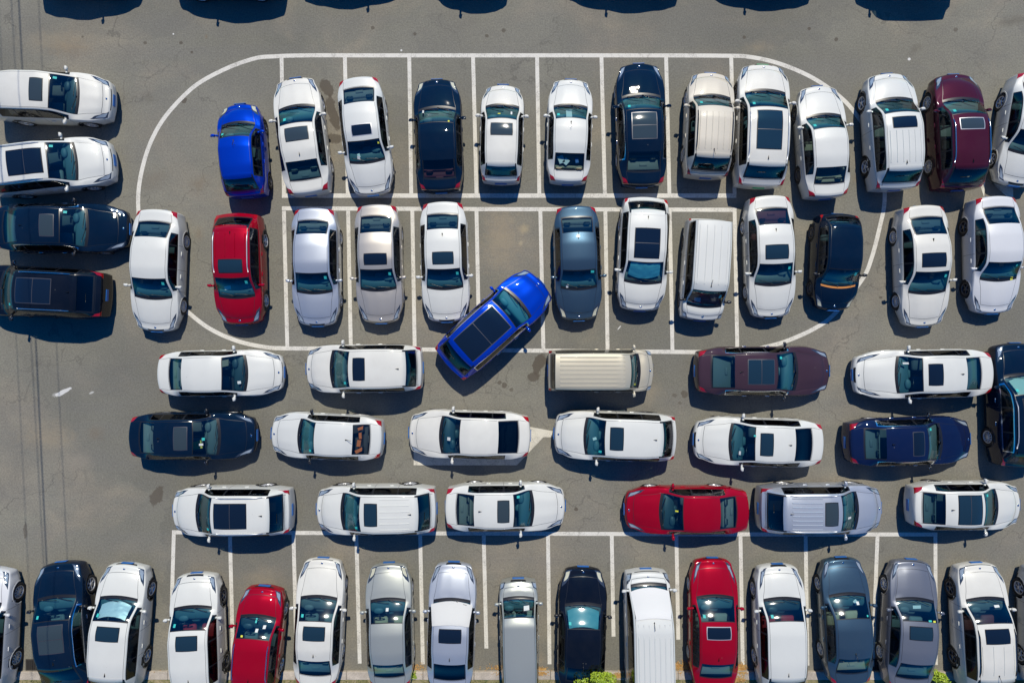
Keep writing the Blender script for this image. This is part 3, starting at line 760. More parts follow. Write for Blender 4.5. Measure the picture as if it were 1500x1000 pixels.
    if o.get('rails'):
        for s in (1, -1):
            pts = []
            xs2 = np.linspace(xw - .12, xre + .10, 9); y = ywr * .93
            for k, x in enumerate(xs2):
                z = top(x, s * y)[0]; pts.append((x, s * y, z + (.0 if k in (0, 8) else .045)))
            b = MB(); b.tube(pts, .019, 6); b.build('roof_rail', {'silver': ALLOY, 'black': TRIM, 'chrome': CHROME}[o['rails']], root)
    ant = o.get('ant', 'fin')
    if ant == 'fin':
        x = xre + .16; z = top(x, 0)[0]; b = MB()
        b.add([(x + .10, 0, z), (x - .07, -.022, z - .004), (x - .07, .022, z - .004), (x - .075, 0, z + .055), (x - .035, 0, z + .05)], [(0, 1, 4), (0, 4, 2), (1, 3, 4), (2, 4, 3), (1, 2, 3)])
        b.build('antenna_fin', TRIM if o['col'] not in ('white', 'pearl') or random.random() < .5 else pm, root, False)
    elif ant == 'rod':
        x = (xw - .08) if o.get('antf') else xre + .14; z = top(x, 0)[0]; b = MB(); b.tube([(x, 0, z), (x - .22, 0, z + .16)], .009, 5); b.ellipsoid((x, 0, z + .01), (.035, .022, .02), 8, 4)
        b.build('antenna', TRIM, root)
    # wipers
    dw = []
    for (ya, yb_, dx) in ((.52, -.06, .0), (-.02, -.56, .0)):
        sc = hw / .91; b = MB(); pts = []
        for k in range(6):
            t = k / 5; y = (ya + (yb_ - ya) * t) * sc
            xx = xc + float(np.interp(cowl, us, bow)) * (1 - (y / hw) ** 2) - .03 - .10 * math.sin(t * 1.5)
            h = top(xx, y); pts.append((xx, y, (h[0] or 1) + .018))
        b.tube(pts, .011, 5); b.build('wiper', TRIM, root)
    if suv and not van:
        b = MB(); pts = []
        x = fx(rb) + .10
        for k in range(5):
            y = -.02 + .34 * k / 4; h = top(x, y); pts.append((x, y, (h[0] or 1) + .015))
        b.tube(pts, .010, 5); b.build('rear_wiper', TRIM, root)
        # spoiler lip over the rear glass
        vs = []; fs = []
        for k in range(9):
            y = ywr * .88 * (k / 4 - 1); xx = xre - .0 ; h = top(xx + .05, y)[0]
            dd = .17 * (1 - .25 * (k / 4 - 1) ** 2)
            vs += [(xx + .05, y, h + .004), (xx - dd, y, h - .012), (xx - dd, y, h - .035), (xx + .02, y, h - .05)]
        for k in range(8):
            a = k * 4; fs += [(a, a + 1, a + 5, a + 4), (a + 1, a + 2, a + 6, a + 5), (a + 2, a + 3, a + 7, a + 6)]
        link('spoiler', vs, [tuple(reversed(f)) for f in fs], pm, root, True)
    # mirrors
    mm = TRIM if (o.get('mblack') or o['col'] in ('black',)) else pm
    for s in (1, -1):
        xm = fx(cowl + (.10 if not van else .02) * 4.6 / L * .62); zmr = (.99 if not suv else 1.09) + (.06 if van else 0) + (.1 if o['type'] == 'bigvan' else 0)
        b = MB(); rt = Matrix.Rotation(s * R(-16), 3, 'Z')
        b.ellipsoid((xm, s * (hw + .078), zmr), (.052, .090, .062), 12, 8, .62, rt)
        b.v = [(v[0] - .035 * max(0, (s * v[1] - hw - .05)) / .1, v[1], v[2]) for v in b.v]
        b.tube([(xm - .02, s * (hw - .10), zmr - .05), (xm, s * (hw + .03), zmr - .025)], [.05, .03], 6)
        mo = b.build('mirror', mm, root)
        b = MB(); b.box(*(rt @ Vector((-.060, 0, .0)) + Vector((xm, s * (hw + .078), zmr))), .012, .14, .095, rot=rt, bev=.004); b.build('mirror_glass', MIRROR, mo)
    # wheels and arch liners
    tw = W * .5 - .150
    bk, ty, rm = wheel_set(round(wr, 2), o.get('wheel', random.choice(['five', 'twin', 'multi', 'dark'])))
    for ai, a in enumerate(axx):
        for s in (1, -1):
            wo_ = share('wheel', bk, root, (a, s * tw, wr), (0, random.uniform(0, 6), 0 if s > 0 else math.pi))
            share('tyre', ty, wo_); share('rim', rm, wo_)
            if ai == 0 and o.get('steer'): wo_.rotation_euler.z += R(o['steer'])
            b = MB(); rr_ = ar - .003; prof = []
            V2 = []; F2 = []
            for k in range(13):
                t = math.pi * k / 12; 
                V2 += [(a + rr_ * math.cos(t), s * (tw + .105), wr + rr_ * math.sin(t)), (a + rr_ * math.cos(t), s * (tw - .16), wr + rr_ * math.sin(t))]
            for k in range(12): F2.append((2 * k, 2 * k + 1, 2 * k + 3, 2 * k + 2))
            V2.append((a, s * (tw - .16), wr)); cidx = len(V2) - 1
            for k in range(12): F2.append((2 * k + 1, cidx, 2 * k + 3))
            link('wheel_arch', V2, F2, TRIM, root, True)
            V3 = []; F3 = []; lip = pm if not o.get('clad', suv and not van and o['col'] in ('white', 'red')) else TRIM
            for k in range(25):
                t = -.22 + (math.pi + .44) * k / 24
                for rr2, dy in ((ar - .016, -.03), (ar - .016, .010), (ar + .020, .012), (ar + .034, .001)):
                    x = a + rr2 * math.cos(t); z = max(wr + rr2 * math.sin(t), .215)
                    ki = int(np.clip(np.searchsorted(-F_[:, ctr + 19, 0], -x), 1, nu - 1)); x_a, x_b = F_[ki - 1, ctr + 19, 0], F_[ki, ctr + 19, 0]
                    q_ = (x_a - x) / max(x_a - x_b, 1e-6); cy = G[ki - 1] * (1 - q_) + G[ki] * q_
                    rng = slice(17, 26); y = float(np.interp(-z, -cy[rng, 2], cy[rng, 1]))
                    V3.append((x, s * (y + dy), z))
            for k in range(24):
                for c_ in range(3):
                    q4 = (k * 4 + c_, k * 4 + c_ + 1, (k + 1) * 4 + c_ + 1, (k + 1) * 4 + c_); F3.append(q4 if s < 0 else tuple(reversed(q4)))
            link('arch_lip', V3, F3, lip, root, True)
    # plates
    zf = .50 if not suv else .58
    b = MB(); b.box(L / 2 + .006, 0, zf, .022, .44, .14, bev=.004); b.box(L / 2 - .03, 0, zf - .0, .05, .30, .10)
    b.build('number_plate', o.get('plate', PLATE), root, False)
    b = MB(); b.box(-L / 2 - .006, 0, zf + .10, .022, .44, .14, bev=.004); b.box(-L / 2 + .03, 0, zf + .10, .05, .30, .10); b.build('number_plate', o.get('plate', PLATE), root, False)
    # emblem on the nose: plain chrome boss
    b = MB(); ze, ne = top(L / 2 - .16, 0); b.ellipsoid((L / 2 - .16, 0, (ze or .7) + .004), (.035, .045, .012), 10, 5); b.build('emblem', CHROME, root)
    # interior
    sm_ = seat_mat(o.get('seat', (0.10, 0.15, 0.165)))
    sh = .02 if not suv else .14; sh += .12 if van else 0
    xs1 = xc - (.98 if not van else .75)
    tilt = Matrix.Rotation(R(-20), 3, 'Y')
    for s in (1, -1):
        b = MB(); b.box(xs1 + .05, s * .36, .42 + sh, .52, .50, .16, bev=.05)
        b.box(xs1 - .27, s * .36, .74 + sh, .13, .48, .60, rot=tilt, bev=.05); b.box(xs1 - .42, s * .36, 1.09 + sh, .10, .26, .17, rot=tilt, bev=.04)
        b.build('front_seat', sm_, root, True)
    xs2 = xs1 - .85
    if xs2 - .6 > fx(1) :
        b = MB(); b.box(xs2 + .03, 0, .44 + sh, .50, 1.24 * hw / .91, .18, bev=.05); b.box(xs2 - .27, 0, .72 + sh, .15, 1.24 * hw / .91, .54, rot=tilt, bev=.05)
        for y in (-.36, .36): b.box(xs2 - .40, y, 1.02 + sh, .10, .26, .14, rot=tilt, bev=.04)
        b.build('rear_seat', sm_, root, True)
    zc = float(np.interp(cowl, us, zt)); zsh = float(np.interp(rb, us, zt))
    b = MB(); b.box(xc - .12, 0, zc - .19, .48, 1.46 * hw / .91, .22, bev=.08); b.box(xc - .34, -.0, zc - .34, .3, .34, .26, bev=.05)
    b.ellipsoid((xc - .27, .36, zc - .07), (.12, .20, .07), 10, 6, .9)
    b.build('dashboard', o.get('dashm', DASHES[jr.choice([0, 0, 0, 1, 2])]), root)
    b = MB(); pts = []
    for k in range(17):
        t = 2 * math.pi * k / 16; v = Matrix.Rotation(R(-62), 3, 'Y') @ Vector((.185 * math.cos(t), .185 * math.sin(t), 0)); pts.append((xc - .50 + v.x, .36 + v.y, zc - .10 + v.z))
    b.tube(pts, .016, 6, False); b.tube([(xc - .50, .36, zc - .10), (xc - .3, .36, zc - .18)], .035, 6); b.build('steering_wheel', TRIM, root)
    if not suv:
        b = MB(); b.box((xs2 - .42 + fx(rb)) / 2, 0, zsh - .12, abs(xs2 - .40 - fx(rb)), 1.22 * hw / .91, .05, bev=.02)
        b.box(xs2 - .62, 0, zsh - .085, .10, .28, .03, bev=.01)
        b.build('parcel_shelf', sm_, root)
    # stickers behind the windscreen top corner
    for (kk, cx_, cy_, sx, sy) in o.get('stick', [('t', .24, .50, .05, .045)]):
        x = xw + cx_; y = cy_ * hw / .91
        z_ = top(x, y)[0]
        if z_: patch('windscreen_sticker', x - sx, x + sx, y - sy, y + sy, .003, STICK[kk], 2, 2)
    c = Car(); c.root = root; c.top = top; c.xc = xc; c.xw = xw; c.xre = xre; c.hw = hw; c.zc = zc; c.fx = fx; c.L = L; c.rb = fx(rb); c.zsh = zsh; c.patch = patch
    return c

def place(label, type_, colr, f, r, W, **kw):
    zz = .5; F = gp(f[0], f[1], zz); B = gp(r[0], r[1], zz); d = F - B; L = math.hypot(d.x, d.y)
    nm = {'sedan': 'sedan', 'suv': 'sport_utility_vehicle', 'hatch': 'hatchback', 'van': 'minivan', 'bigvan': 'van'}[type_]
    kw = dict(kw); kw.update(type=type_, col=colr, L=L, W=W, loc=((F.x + B.x) / 2, (F.y + B.y) / 2, 0), rz=math.atan2(d.y, d.x), label=label, name=nm,
                             cat='van' if 'van' in type_ else 'car')
    return build_car(kw)

ORANGE = simple('orange_cowl', (0.62, 0.25, 0.06), 0.5)
RS = (0.30, 0.012, 0.02); BS = (0.36, 0.31, 0.22); GS = (0.20, 0.21, 0.19)
C = {}
# left column, side on
C['A1'] = place('white SUV with a small sunroof cut by the left edge, topmost of its column', 'suv', 'white', (169, 149), (-5, 145), 1.83, roof='small', ant='rod', seat=GS)
C['A2'] = place('white SUV cut by the left edge with a two-pane panoramic roof, tilted nose up', 'suv', 'white', (170, 236), (-12, 258), 1.88, roof='pano', rails='silver', lens='d')
C['A3'] = place('dark navy sedan pointing right, third from the top in the left column', 'sedan', 'navy', (191, 336), (2, 336), 1.85, roof='small', srm=ALLOY_D, lens='d', chrome=1, mblack=1)
C['A4'] = place('black SUV with chrome roof rails cut by the left edge, pointing left', 'suv', 'black', (-27, 424), (161, 433), 1.9, roof='pano', rails='chrome', privacy=1, srm=ALLOY_D)
# top row
C['1a'] = place('small bright blue hatchback parked alone inside the curved line, upper left', 'hatch', 'blue', (353, 154), (365, 291), 1.68, ant='rod', antf=1, lens='y', H=1.6)
C['1b'] = place('white sedan in the first marked bay of the top row, tilted left', 'sedan', 'white', (433, 115), (457, 288), 1.82, roof='small', wheel='twin', stick=[('t', .3, .42, .06, .05)])
C['1c'] = place('old white sedan in the top row facing down, thin silver sunroof frame', 'sedan', 'white', (547, 287), (528, 119), 1.76, roof='small', srw=.36, srl=.38, srm=ALLOY, hood=.07, seat=GS, ant=None, H=1.43, stick=[('w', .62, -.30, .07, .05), ('y', .20, .55, .03, .03)])
C['1d'] = place('black-navy sedan with plain unbroken roof and dark red rear seat, top row', 'sedan', 'navy', (640, 117), (647, 284), 1.80, ant=None, seat=(.10, .012, .02), wheel='five', lens='y', stick=[('w', .62, .52, .06, .03), ('y', .12, -.45, .03, .03)])
C['1e'] = place('small white crossover with a sunroof between two sedans in the top row', 'hatch', 'white', (737, 126), (734, 271), 1.64, roof='small', seat=GS, stick=[('y', .3, .12, .02, .05), ('w', .35, -.38, .07, .03)], ant=None, lens=None)
C['1f'] = place('white sedan with plain roof and clutter behind its rear window, top row', 'sedan', 'white', (836, 117), (831, 272), 1.68, mblack=0, seat=BS, ant='rod', antf=1, H=1.44, lens='d')
C['1g'] = place('dark blue sedan with sun glinting on its bonnet, longest car of the top row', 'sedan', 'navy', (935, 94), (939, 276), 1.86, roof='pano', srm=ALLOY_D, chrome=1, ant=None, pl=.95, wheel='multi', seat=GS)
C['1h'] = place('cream SUV with ribbed roof and short black rails, top row', 'suv', 'cream', (1039, 109), (1031, 263), 1.76, ribs=6, rails='black', ant='rod', H=1.72)
C['1i'] = place('large white SUV with a long panoramic roof and green number plate', 'suv', 'white', (1115, 97), (1108, 277), 1.94, roof='pano', plate=PLATE_G, rails='silver', wheel='dark', pl=1.4)
C['1j'] = place('white sedan without sunroof crossing the curved line, upper right', 'sedan', 'white', (1196, 127), (1206, 293), 1.76, seat=BS, ant=None, wheel='steel', chrome=0)
C['1k'] = place('white SUV with a small sunroof and ribbed roof, left of the maroon SUV', 'suv', 'white', (1296, 110), (1305, 281), 1.84, roof='small', ribs=6, wheel='five', seat=GS)
C['1l'] = place('maroon SUV with silver roof rails, top row', 'suv', 'maroon', (1393, 111), (1397, 281), 1.82, roof='small', srm=ALLOY, rails='chrome', wheel='multi', seat=GS, srl=.40)
C['1m'] = place('white car cut by the right edge in the top row, pointing down', 'sedan', 'white', (1484, 273), (1508, 114), 1.8, wheel='twin')
# second row
C['2z'] = place('white sedan with plain roof alone at the left of the second row', 'sedan', 'white', (231, 486), (239, 309), 1.83, ant=None, wheel='multi', lens='d')
C['2a'] = place('red SUV with sunroof and silver rails, second row', 'suv', 'red', (356, 476), (354, 315), 1.80, roof='small', ribs=4, rails='silver', ant='fin', wheel='five', H=1.64, seat=GS)
C['2b'] = place('pale blue-silver sedan with plain roof, second row', 'sedan', 'silver', (466, 478), (465, 307), 1.78, ant=None, lens=None, seat=GS, wheel='twin')
C['2c'] = place('beige-silver sedan with small sunroof, second row', 'sedan', 'beige', (559, 474), (555, 302), 1.76, roof='small', ant=None, wheel='twin', seat=GS)
C['2d'] = place('white sedan in the second row just left of the slanted blue SUV', 'sedan', 'white', (655, 472), (650, 298), 1.80, roof='small', srl=.42, lens='d')
C['2e'] = place('bright blue SUV with black glass roof slanted across the bays', 'suv', 'blue', (793, 413), (657, 535), 1.90, roof='fullpano', chrome=1, ant=None, H=1.62, srm=ALLOY_D, privacy=1, dashm=simple('teal_cover', (.05, .20, .24), .6), stick=[])
C['2f'] = place('slate blue sedan with plain roof, right of the slanted blue SUV', 'sedan', 'slate', (848, 470), (842, 304), 1.76, ant='rod', lens='y', seat=GS, stick=[('t', .15, .50, .04, .06), ('w', .62, -.45, .06, .04)])
C['2g'] = place('white crossover with a long sunroof and bright teal windscreen shade', 'suv', 'white', (936, 456), (943, 292), 1.84, roof='pano', pl=1.05, H=1.6, lens='d', srm=TRIM, stick=[])
C['2h'] = place('white boxy minivan with ribbed roof, second row', 'van', 'white', (1024, 470), (1033, 324), 1.60, ribs=5, ant='rod', antf=1, mblack=1, wheel='steel', H=1.86)
C['2i'] = place('white sedan with a small sunroof, between the boxy minivan and the black hatchback', 'sedan', 'white', (1128, 466), (1121, 289), 1.80, roof='small', seat=(.16, .03, .03), wheel='twin')
C['2j'] = place('black hatchback with an orange strip below its windscreen', 'hatch', 'navy', (1218, 455), (1222, 315), 1.66, lens='y', cowlmat=ORANGE, ant=None, H=1.58, mblack=1, wheel='steel', roofw=1.04)
C['2k'] = place('white sedan with small sunroof right of the curved line, second row', 'sedan', 'white', (1350, 479), (1343, 303), 1.82, roof='small', wheel='multi')
C['2l'] = place('white sedan with plain roof, rightmost of the second row', 'sedan', 'pearl', (1452, 460), (1447, 290), 1.80, ant=None, wheel='dark', stick=[('y', .65, .48, .06, .05), ('t', .2, .45, .03, .03)])
# third row, side on
C['3a'] = place('white sedan pointing right below the red SUV, plain roof', 'sedan', 'white', (417, 545), (239, 547), 1.74, ant=None, seat=GS, stick=[('w', .60, -.35, .05, .05)])
C['3b'] = place('white SUV pointing left with small sunroof and plain white rear roof, third row', 'suv', 'white', (450, 540), (621, 538), 1.82, roof='small', rails=None, wheel='five')
C['3c'] = place('beige minivan with deeply ribbed roof, pointing right', 'van', 'gold', (955, 542), (802, 542), 1.60, ribs=8, ant=None, wheel='steel', H=1.86, seat=GS, cowl=.155, wt=.25, stick=[('y', .30, -.55, .05, .04)])
C['3d'] = place('plum brown sedan with two-pane sunroof, pointing right', 'sedan', 'plum', (1214, 543), (1016, 543), 1.86, roof='pano', pl=.95, chrome=1, srm=ALLOY_D, mblack=1, wheel='multi')
C['3e'] = place('long white sedan pointing left with dark sunroof, nose by the plum sedan', 'sedan', 'white', (1248, 549), (1443, 545), 1.84, roof='small', lamp='long', lens='d', wheel='dark', stick=[('w', .55, -.42, .08, .035)])
C['3f'] = place('dark navy SUV with silver rails upright at the right edge', 'suv', 'navy', (1483, 502), (1486, 681), 1.92, roof='pano', rails='silver', chrome=1, wheel='multi')
# fourth row
C['4a'] = place('black-navy sedan pointing right, leftmost of the fourth row', 'sedan', 'navy', (377, 637), (198, 637), 1.78, roof='small', srm=ALLOY_D, chrome=0, mblack=1, seat=GS, stick=[('w', .35, -.25, .06, .04), ('t', .42, -.05, .04, .05)])
C['4b'] = place('white sedan with orange things behind its rear window', 'sedan', 'white', (398, 634), (564, 641), 1.72, mblack=1, ant='rod', seat=(.09, .07, .07))
C['4c'] = place('white sedan with plain roof parked over the painted arrow', 'sedan', 'white', (599, 633), (777, 637), 1.82, ant=None, privacy=1, stick=[('w', .5, .12, .06, .06)])
C['4d'] = place('white SUV with sunroof right of the painted arrow', 'suv', 'white', (811, 634), (987, 639), 1.84, roof='small', srl=.45, lens='d')
C['4e'] = place('white sedan with sunroof and dark rear glass left of the navy sedan', 'sedan', 'white', (1015, 643), (1199, 648), 1.82, roof='small', privacy=1, lens='d', stick=[('w', .55, .38, .03, .07), ('t', .1, -.3, .04, .03)])
C['4f'] = place('indigo sedan pointing right with a small sunroof, fourth row', 'sedan', 'indigo', (1420, 642), (1235, 647), 1.80, roof='small', srm=ALLOY_D, mblack=1, chrome=1, lens=None)
# fifth row
C['5a'] = place('white SUV pointing left with a large two-pane roof, leftmost of the fifth row', 'suv', 'white', (256, 746), (431, 744), 1.84, roof='pano', rails='silver', wheel='multi')
C['5b'] = place('white SUV pointing left with small sunroof and ribbed rear roof, fifth row', 'suv', 'white', (465, 744), (641, 742), 1.84, roof='small', ribs=6, rails=None, wheel='multi')
C['5c'] = place('white sedan pointing right with sunroof, fifth row', 'sedan', 'white', (828, 740), (653, 740), 1.80, roof='small', wheel='five', seat=GS)
C['5d'] = place('red sedan pointing left with plain roof, fifth row', 'sedan', 'red', (914, 745), (1092, 744), 1.78, ant=None, wheel='twin', stick=[('y', .30, -.1, .05, .03)], seat=GS)
C['5e'] = place('silver-blue SUV with ribbed roof and rails, pointing right', 'suv', 'silver', (1288, 742), (1107, 742), 1.86, roof='small', ribs=8, rails='silver', wheel='twin', ant='fin', seat=(.09, .08, .07), stick=[('w', .45, -.2, .09, .04)])
C['5f'] = place('white car pointing right with wide black glass roof, right end of the fifth row', 'sedan', 'white', (1492, 738), (1327, 738), 1.80, roof='fullpano', pl=.86, wheel='dark', re=.76, rb=.93)
# bottom row
C['6a'] = place('white car cut by the left edge in the bottom row', 'suv', 'pearl', (-8, 829), (-14, 1005), 1.84, wheel='multi')
C['6b'] = place('dark navy SUV with panoramic roof, leftmost whole car of the bottom row', 'suv', 'navy', (92, 821), (111, 1004), 1.90, roof='pano', srm=ALLOY_D, chrome=1, wheel='twin', mblack=1, re=.75, rb=.92, H=1.6)
C['6c'] = place('white SUV with silvery shade behind its windscreen, bottom row', 'suv', 'white', (189, 823), (177, 1001), 1.84, roof='small', srl=.48, wheel='five')
C['6d'] = place('white SUV with red seats, bottom row', 'suv', 'white', (290, 837), (298, 1012), 1.84, roof='small', seat=RS, wheel='dark', lens='d')
C['6e'] = place('small red crossover with silver roof rails, bottom row', 'suv', 'red', (389, 856), (377, 1008), 1.72, rails='chrome', wheel='five', H=1.62, stick=[('w', .35, -.1, .05, .05), ('w', .45, -.35, .05, .05), ('t', .62, .02, .07, .03), ('y', .15, .42, .03, .04)])
C['6f'] = place('white sedan with sunroof right of the small red crossover', 'sedan', 'white', (474, 816), (467, 997), 1.80, roof='small', wheel='multi')
C['6g'] = place('greenish silver sedan with plain roof, bottom row', 'sedan', 'greensilver', (570, 823), (575, 1000), 1.76, ant=None, wheel='twin', seat=BS, lens='y', stick=[('w', .5, 0, .05, .05)])
C['6h'] = place('pale silver sedan with its windscreen hidden by a white cover', 'sedan', 'silver', (665, 822), (660, 1003), 1.80, roof='small', privacy=1, wheel='multi', stick=[])
C['6i'] = place('small narrow silver minivan with plain long roof, bottom row', 'van', 'greensilver', (759, 845), (762, 991), 1.46, ant=None, wheel='steel', H=1.88, cowl=.15, wt=.27, seat=GS, stick=[('w', .3, -.35, .05, .10)])
C['6j'] = place('black sedan with its tail under the yellow-green shrub', 'sedan', 'black', (854, 829), (849, 1005), 1.82, ant='rod', lens='y', privacy=1, chrome=0, wheel='five')
C['6k'] = place('long white van with high ribbed roof, bottom row', 'bigvan', 'white', (945, 831), (949, 1036), 1.70, ribs=7, ant='rod', antf=1, wheel='steel', stick=[])
C['6l'] = place('bright red sedan with small sunroof, bottom row', 'sedan', 'red', (1043, 816), (1042, 1001), 1.80, roof='small', srm=ALLOY, wheel='twin', seat=GS, lamp='long')
C['6m'] = place('white car with plain roof and blazing windscreen glare, bottom row', 'suv', 'white', (1137, 824), (1140, 1003), 1.82, wheel='twin', H=1.55, lamp='long', lens='d', seat=RS, chrome=0)
C['6n'] = place('slate blue-grey sedan with plain roof, bottom row', 'sedan', 'slate', (1231, 815), (1238, 994), 1.78, ant='rod', wheel='twin', stick=[('w', .55, -.30, .05, .05), ('t', .15, -.55, .03, .03)], lens=None, seat=BS)
C['6o'] = place('dark grey sedan with small sunroof, bottom row', 'sedan', 'grey', (1334, 818), (1322, 1003), 1.82, roof='small', wheel='multi', ant=None, stick=[('y', .1, -.52, .03, .05), ('t', .12, -.35, .03, .06)])
C['6p'] = place('white SUV with short black rails and small sunroof, right part of bottom row', 'suv', 'white', (1427, 822), (1434, 1004), 1.84, roof='small', ribs=4, rails='black', ant='rod', wheel='dark', seat=(.12, .03, .03), stick=[('w', .58, -.3, .035, .10)])
C['6q'] = place('silver car mostly outside the right edge of the bottom row', 'suv', 'silver', (1529, 823), (1532, 1000), 1.84, wheel='twin')
# row just above the frame: only their shadows fall into view
for k, (xa, xb, yg, ty, cl) in enumerate(((203, 52, -33, 'sedan', 'white'), (253, 418, -29, 'sedan', 'silver'), (600, 440, -50, 'sedan', 'grey'), (632, 748, -44, 'hatch', 'white'), (830, 1002, -43, 'sedan', 'white'), (1040, 1200, -46, 'sedan', 'black'), (1262, 1408, -44, 'van', 'white'))):
    ca = place('parked car just above the picture whose shadow reaches in, number %s' % ['one', 'two', 'three', 'four', 'five', 'six', 'seven'][k], ty, cl, (xa, yg - 10), (xb, yg - 10), 1.8 if ty != 'van' else 1.65)
    ca.root['label'] = ['car above the frame casting the leftmost shadow at the top edge', 'car above the frame casting the second shadow from the left at the top edge', 'car above the frame with a thin sliver of shadow at the top edge',
        'car above the frame casting the short shadow left of centre at the top edge', 'car above the frame casting the shadow right of centre at the top edge', 'car above the frame casting the second shadow from the right at the top edge', 'minivan above the frame casting the rightmost shadow at the top edge'][k]

# ------------------------------------------------------------------ loose things in and on the cars
def wmat(name, c, rough=.5, metal=0): return simple(name, c, rough, metal)
def shade(car, name, label, cat, mat, off, f0_, f1_, yw, crump=.01, nx=12, ny=14):
    """a sheet lying against the windscreen, from cowl (0) to top (1)"""
    vs = []; fs = []
    for a in range(nx + 1):
        for b in range(ny + 1):
            f = f0_ + (f1_ - f0_) * a / nx; q = 2 * b / ny - 1
            y = q * yw * (1 - .13 * f)
            x = car.xc + (car.xw - car.xc) * f + .16 * (1 - q * q) * (1 - .45 * f)
            z = car.top(x, y)[0] or 1.0
            vs.append((x, y, z + off + random.uniform(-crump, crump)))
    for a in range(nx):
        for b in range(ny):
            i0 = a * (ny + 1) + b; fs.append((i0, i0 + 1, i0 + ny + 2, i0 + ny + 1))
    me_o = link(name, vs, fs, mat, None, True); me_o.matrix_world = Matrix.Translation(car.root.location) @ Matrix.Rotation(car.root.rotation_euler.z, 4, 'Z')
    tag(me_o, label, cat); return me_o
shade(C['6h'], 'windscreen_cover', 'white fabric cover laid over the windscreen of the pale silver sedan', 'windscreen cover', wmat('cover_fabric', (.56, .56, .54), .8), .03, .05, 1.04, .78, .008)
shade(C['2g'], 'sunshade', 'creased teal foil shade behind the windscreen of the white crossover', 'sunshade', wmat('teal_foil', (.16, .50, .56), .4, .2), -.05, .22, .93, .60, .016)
shade(C['6j'], 'sunshade', 'teal shade behind the windscreen of the black sedan', 'sunshade', wmat('cyan_foil', (.05, .24, .28), .5, .0), -.05, .14, .92, .60, .008)
shade(C['6c'], 'sunshade', 'crinkled silver shade behind the windscreen of the white SUV', 'sunshade', wmat('silver_foil', (.72, .70, .70), .45, .3), -.05, .18, .80, .56, .012)
shade(C['3f'], 'sunshade', 'pale green shade behind the windscreen of the navy SUV', 'sunshade', wmat('green_shade', (.42, .50, .42), .6), -.05, .12, .92, .60, .012)
shade(C['6k'], 'sunshade', 'pale cover laid over the windscreen of the long white van', 'sunshade', wmat('grey_shade', (.62, .62, .61), .7), .03, .12, 1.02, .72, .006)

def inside(car, x, y, z): return Matrix.Translation(car.root.location) @ Matrix.Rotation(car.root.rotation_euler.z, 4, 'Z') @ Vector((x, y, z))
def lying(car, x, y, z, sx, sy, rz, mat, name, label, cat, group=None, h=.02):
    b = MB(); b.box(0, 0, 0, sx, sy, h, bev=.004); o = b.build(name, mat, None, False)
    o.location = inside(car, x, y, z); o.rotation_euler = (0, 0, car.root.rotation_euler.z + rz); return tag(o, label, cat, group)
OR = wmat('orange_plastic', (.95, .20, .05), .5); PAP = wmat('paper', (.75, .76, .74), .8); YEL = wmat('yellow_cloth', (.75, .55, .12), .8)
c4 = C['4b']; xx = (c4.rb + c4.xre) / 2
for (dx, y, sx, sy, rz, lb) in ((-.02, -.42, .22, .16, .3, 'square orange packet nearest the far corner of the rear shelf'), (-.02, -.12, .10, .22, .1, 'upper orange bar on the shelf behind the rear window'),
                                (.02, .16, .14, .24, -.1, 'middle orange block on the shelf behind the rear window'), (.0, .42, .30, .12, .5, 'lower orange bundle on the shelf behind the rear window')):
    lying(c4, xx + dx, y, c4.zsh - .03, sx, sy, rz, OR, 'orange_packet', lb, 'packet', 'orange things on the rear shelf', .10)
for key, y, dx, rz, sx, sy, lb in (('4d', .10, -.20, .3, .14, .10, 'white paper on the dashboard of the SUV right of the painted arrow'), ('1c', -.30, -.12, .2, .15, .10, 'white paper on the dashboard of the old white sedan'),
        ('1f', .05, -.16, .1, .30, .22, 'pale paper on the dashboard of the plain-roofed white sedan in the top row'), ('3a', -.35, -.12, .4, .12, .10, 'white card on the dashboard of the sedan below the red SUV'),
        ('2h', -.25, -.10, .0, .16, .24, 'white sheet on the dashboard of the boxy minivan'), ('6n', -.3, -.15, .7, .14, .14, 'white card on the dashboard of the slate blue-grey sedan'),
        ('2a', -.35, -.20, .2, .14, .24, 'pale paper on the dashboard of the red SUV'), ('6o', -.1, -.15, .1, .12, .30, 'white sheet on the dashboard of the dark grey sedan')):
    ca = C[key]; lying(ca, ca.xc + dx, y, ca.zc - .06, sx, sy, rz, PAP, 'paper_slip', lb, 'paper', 'papers left on dashboards', .008)
c1 = C['1f']; xx = (c1.rb + c1.xre) / 2
for dx, y, sx, sy, rz, mt, lb in ((.02, .30, .28, .22, .4, PAP, 'crumpled white bag on the rear shelf of the cluttered sedan'), (-.05, .12, .20, .22, .9, PAP, 'smaller white bag in the middle of the cluttered rear shelf'), (.0, -.28, .18, .12, .2, PLATE, 'blue and white packet on the cluttered rear shelf')):
    lying(c1, xx + dx, y, c1.zsh - .02, sx, sy, rz, mt, 'shelf_bag', lb, 'bag', 'things on the cluttered rear shelf', .07)
lying(C['4a'], C['4a'].xc - .80, -.36, .60, .34, .30, .2, YEL, 'yellow_cloth', 'yellow cloth on the front seat of the black-navy sedan', 'cloth', None, .05)
lying(C['3a'], C['3a'].xc - .80, .36, .62, .40, .24, .2, wmat('beige_cloth', (.5, .45, .34), .8), 'beige_cloth', 'beige cloth on the front seat of the sedan below the red SUV', 'cloth', None, .05)

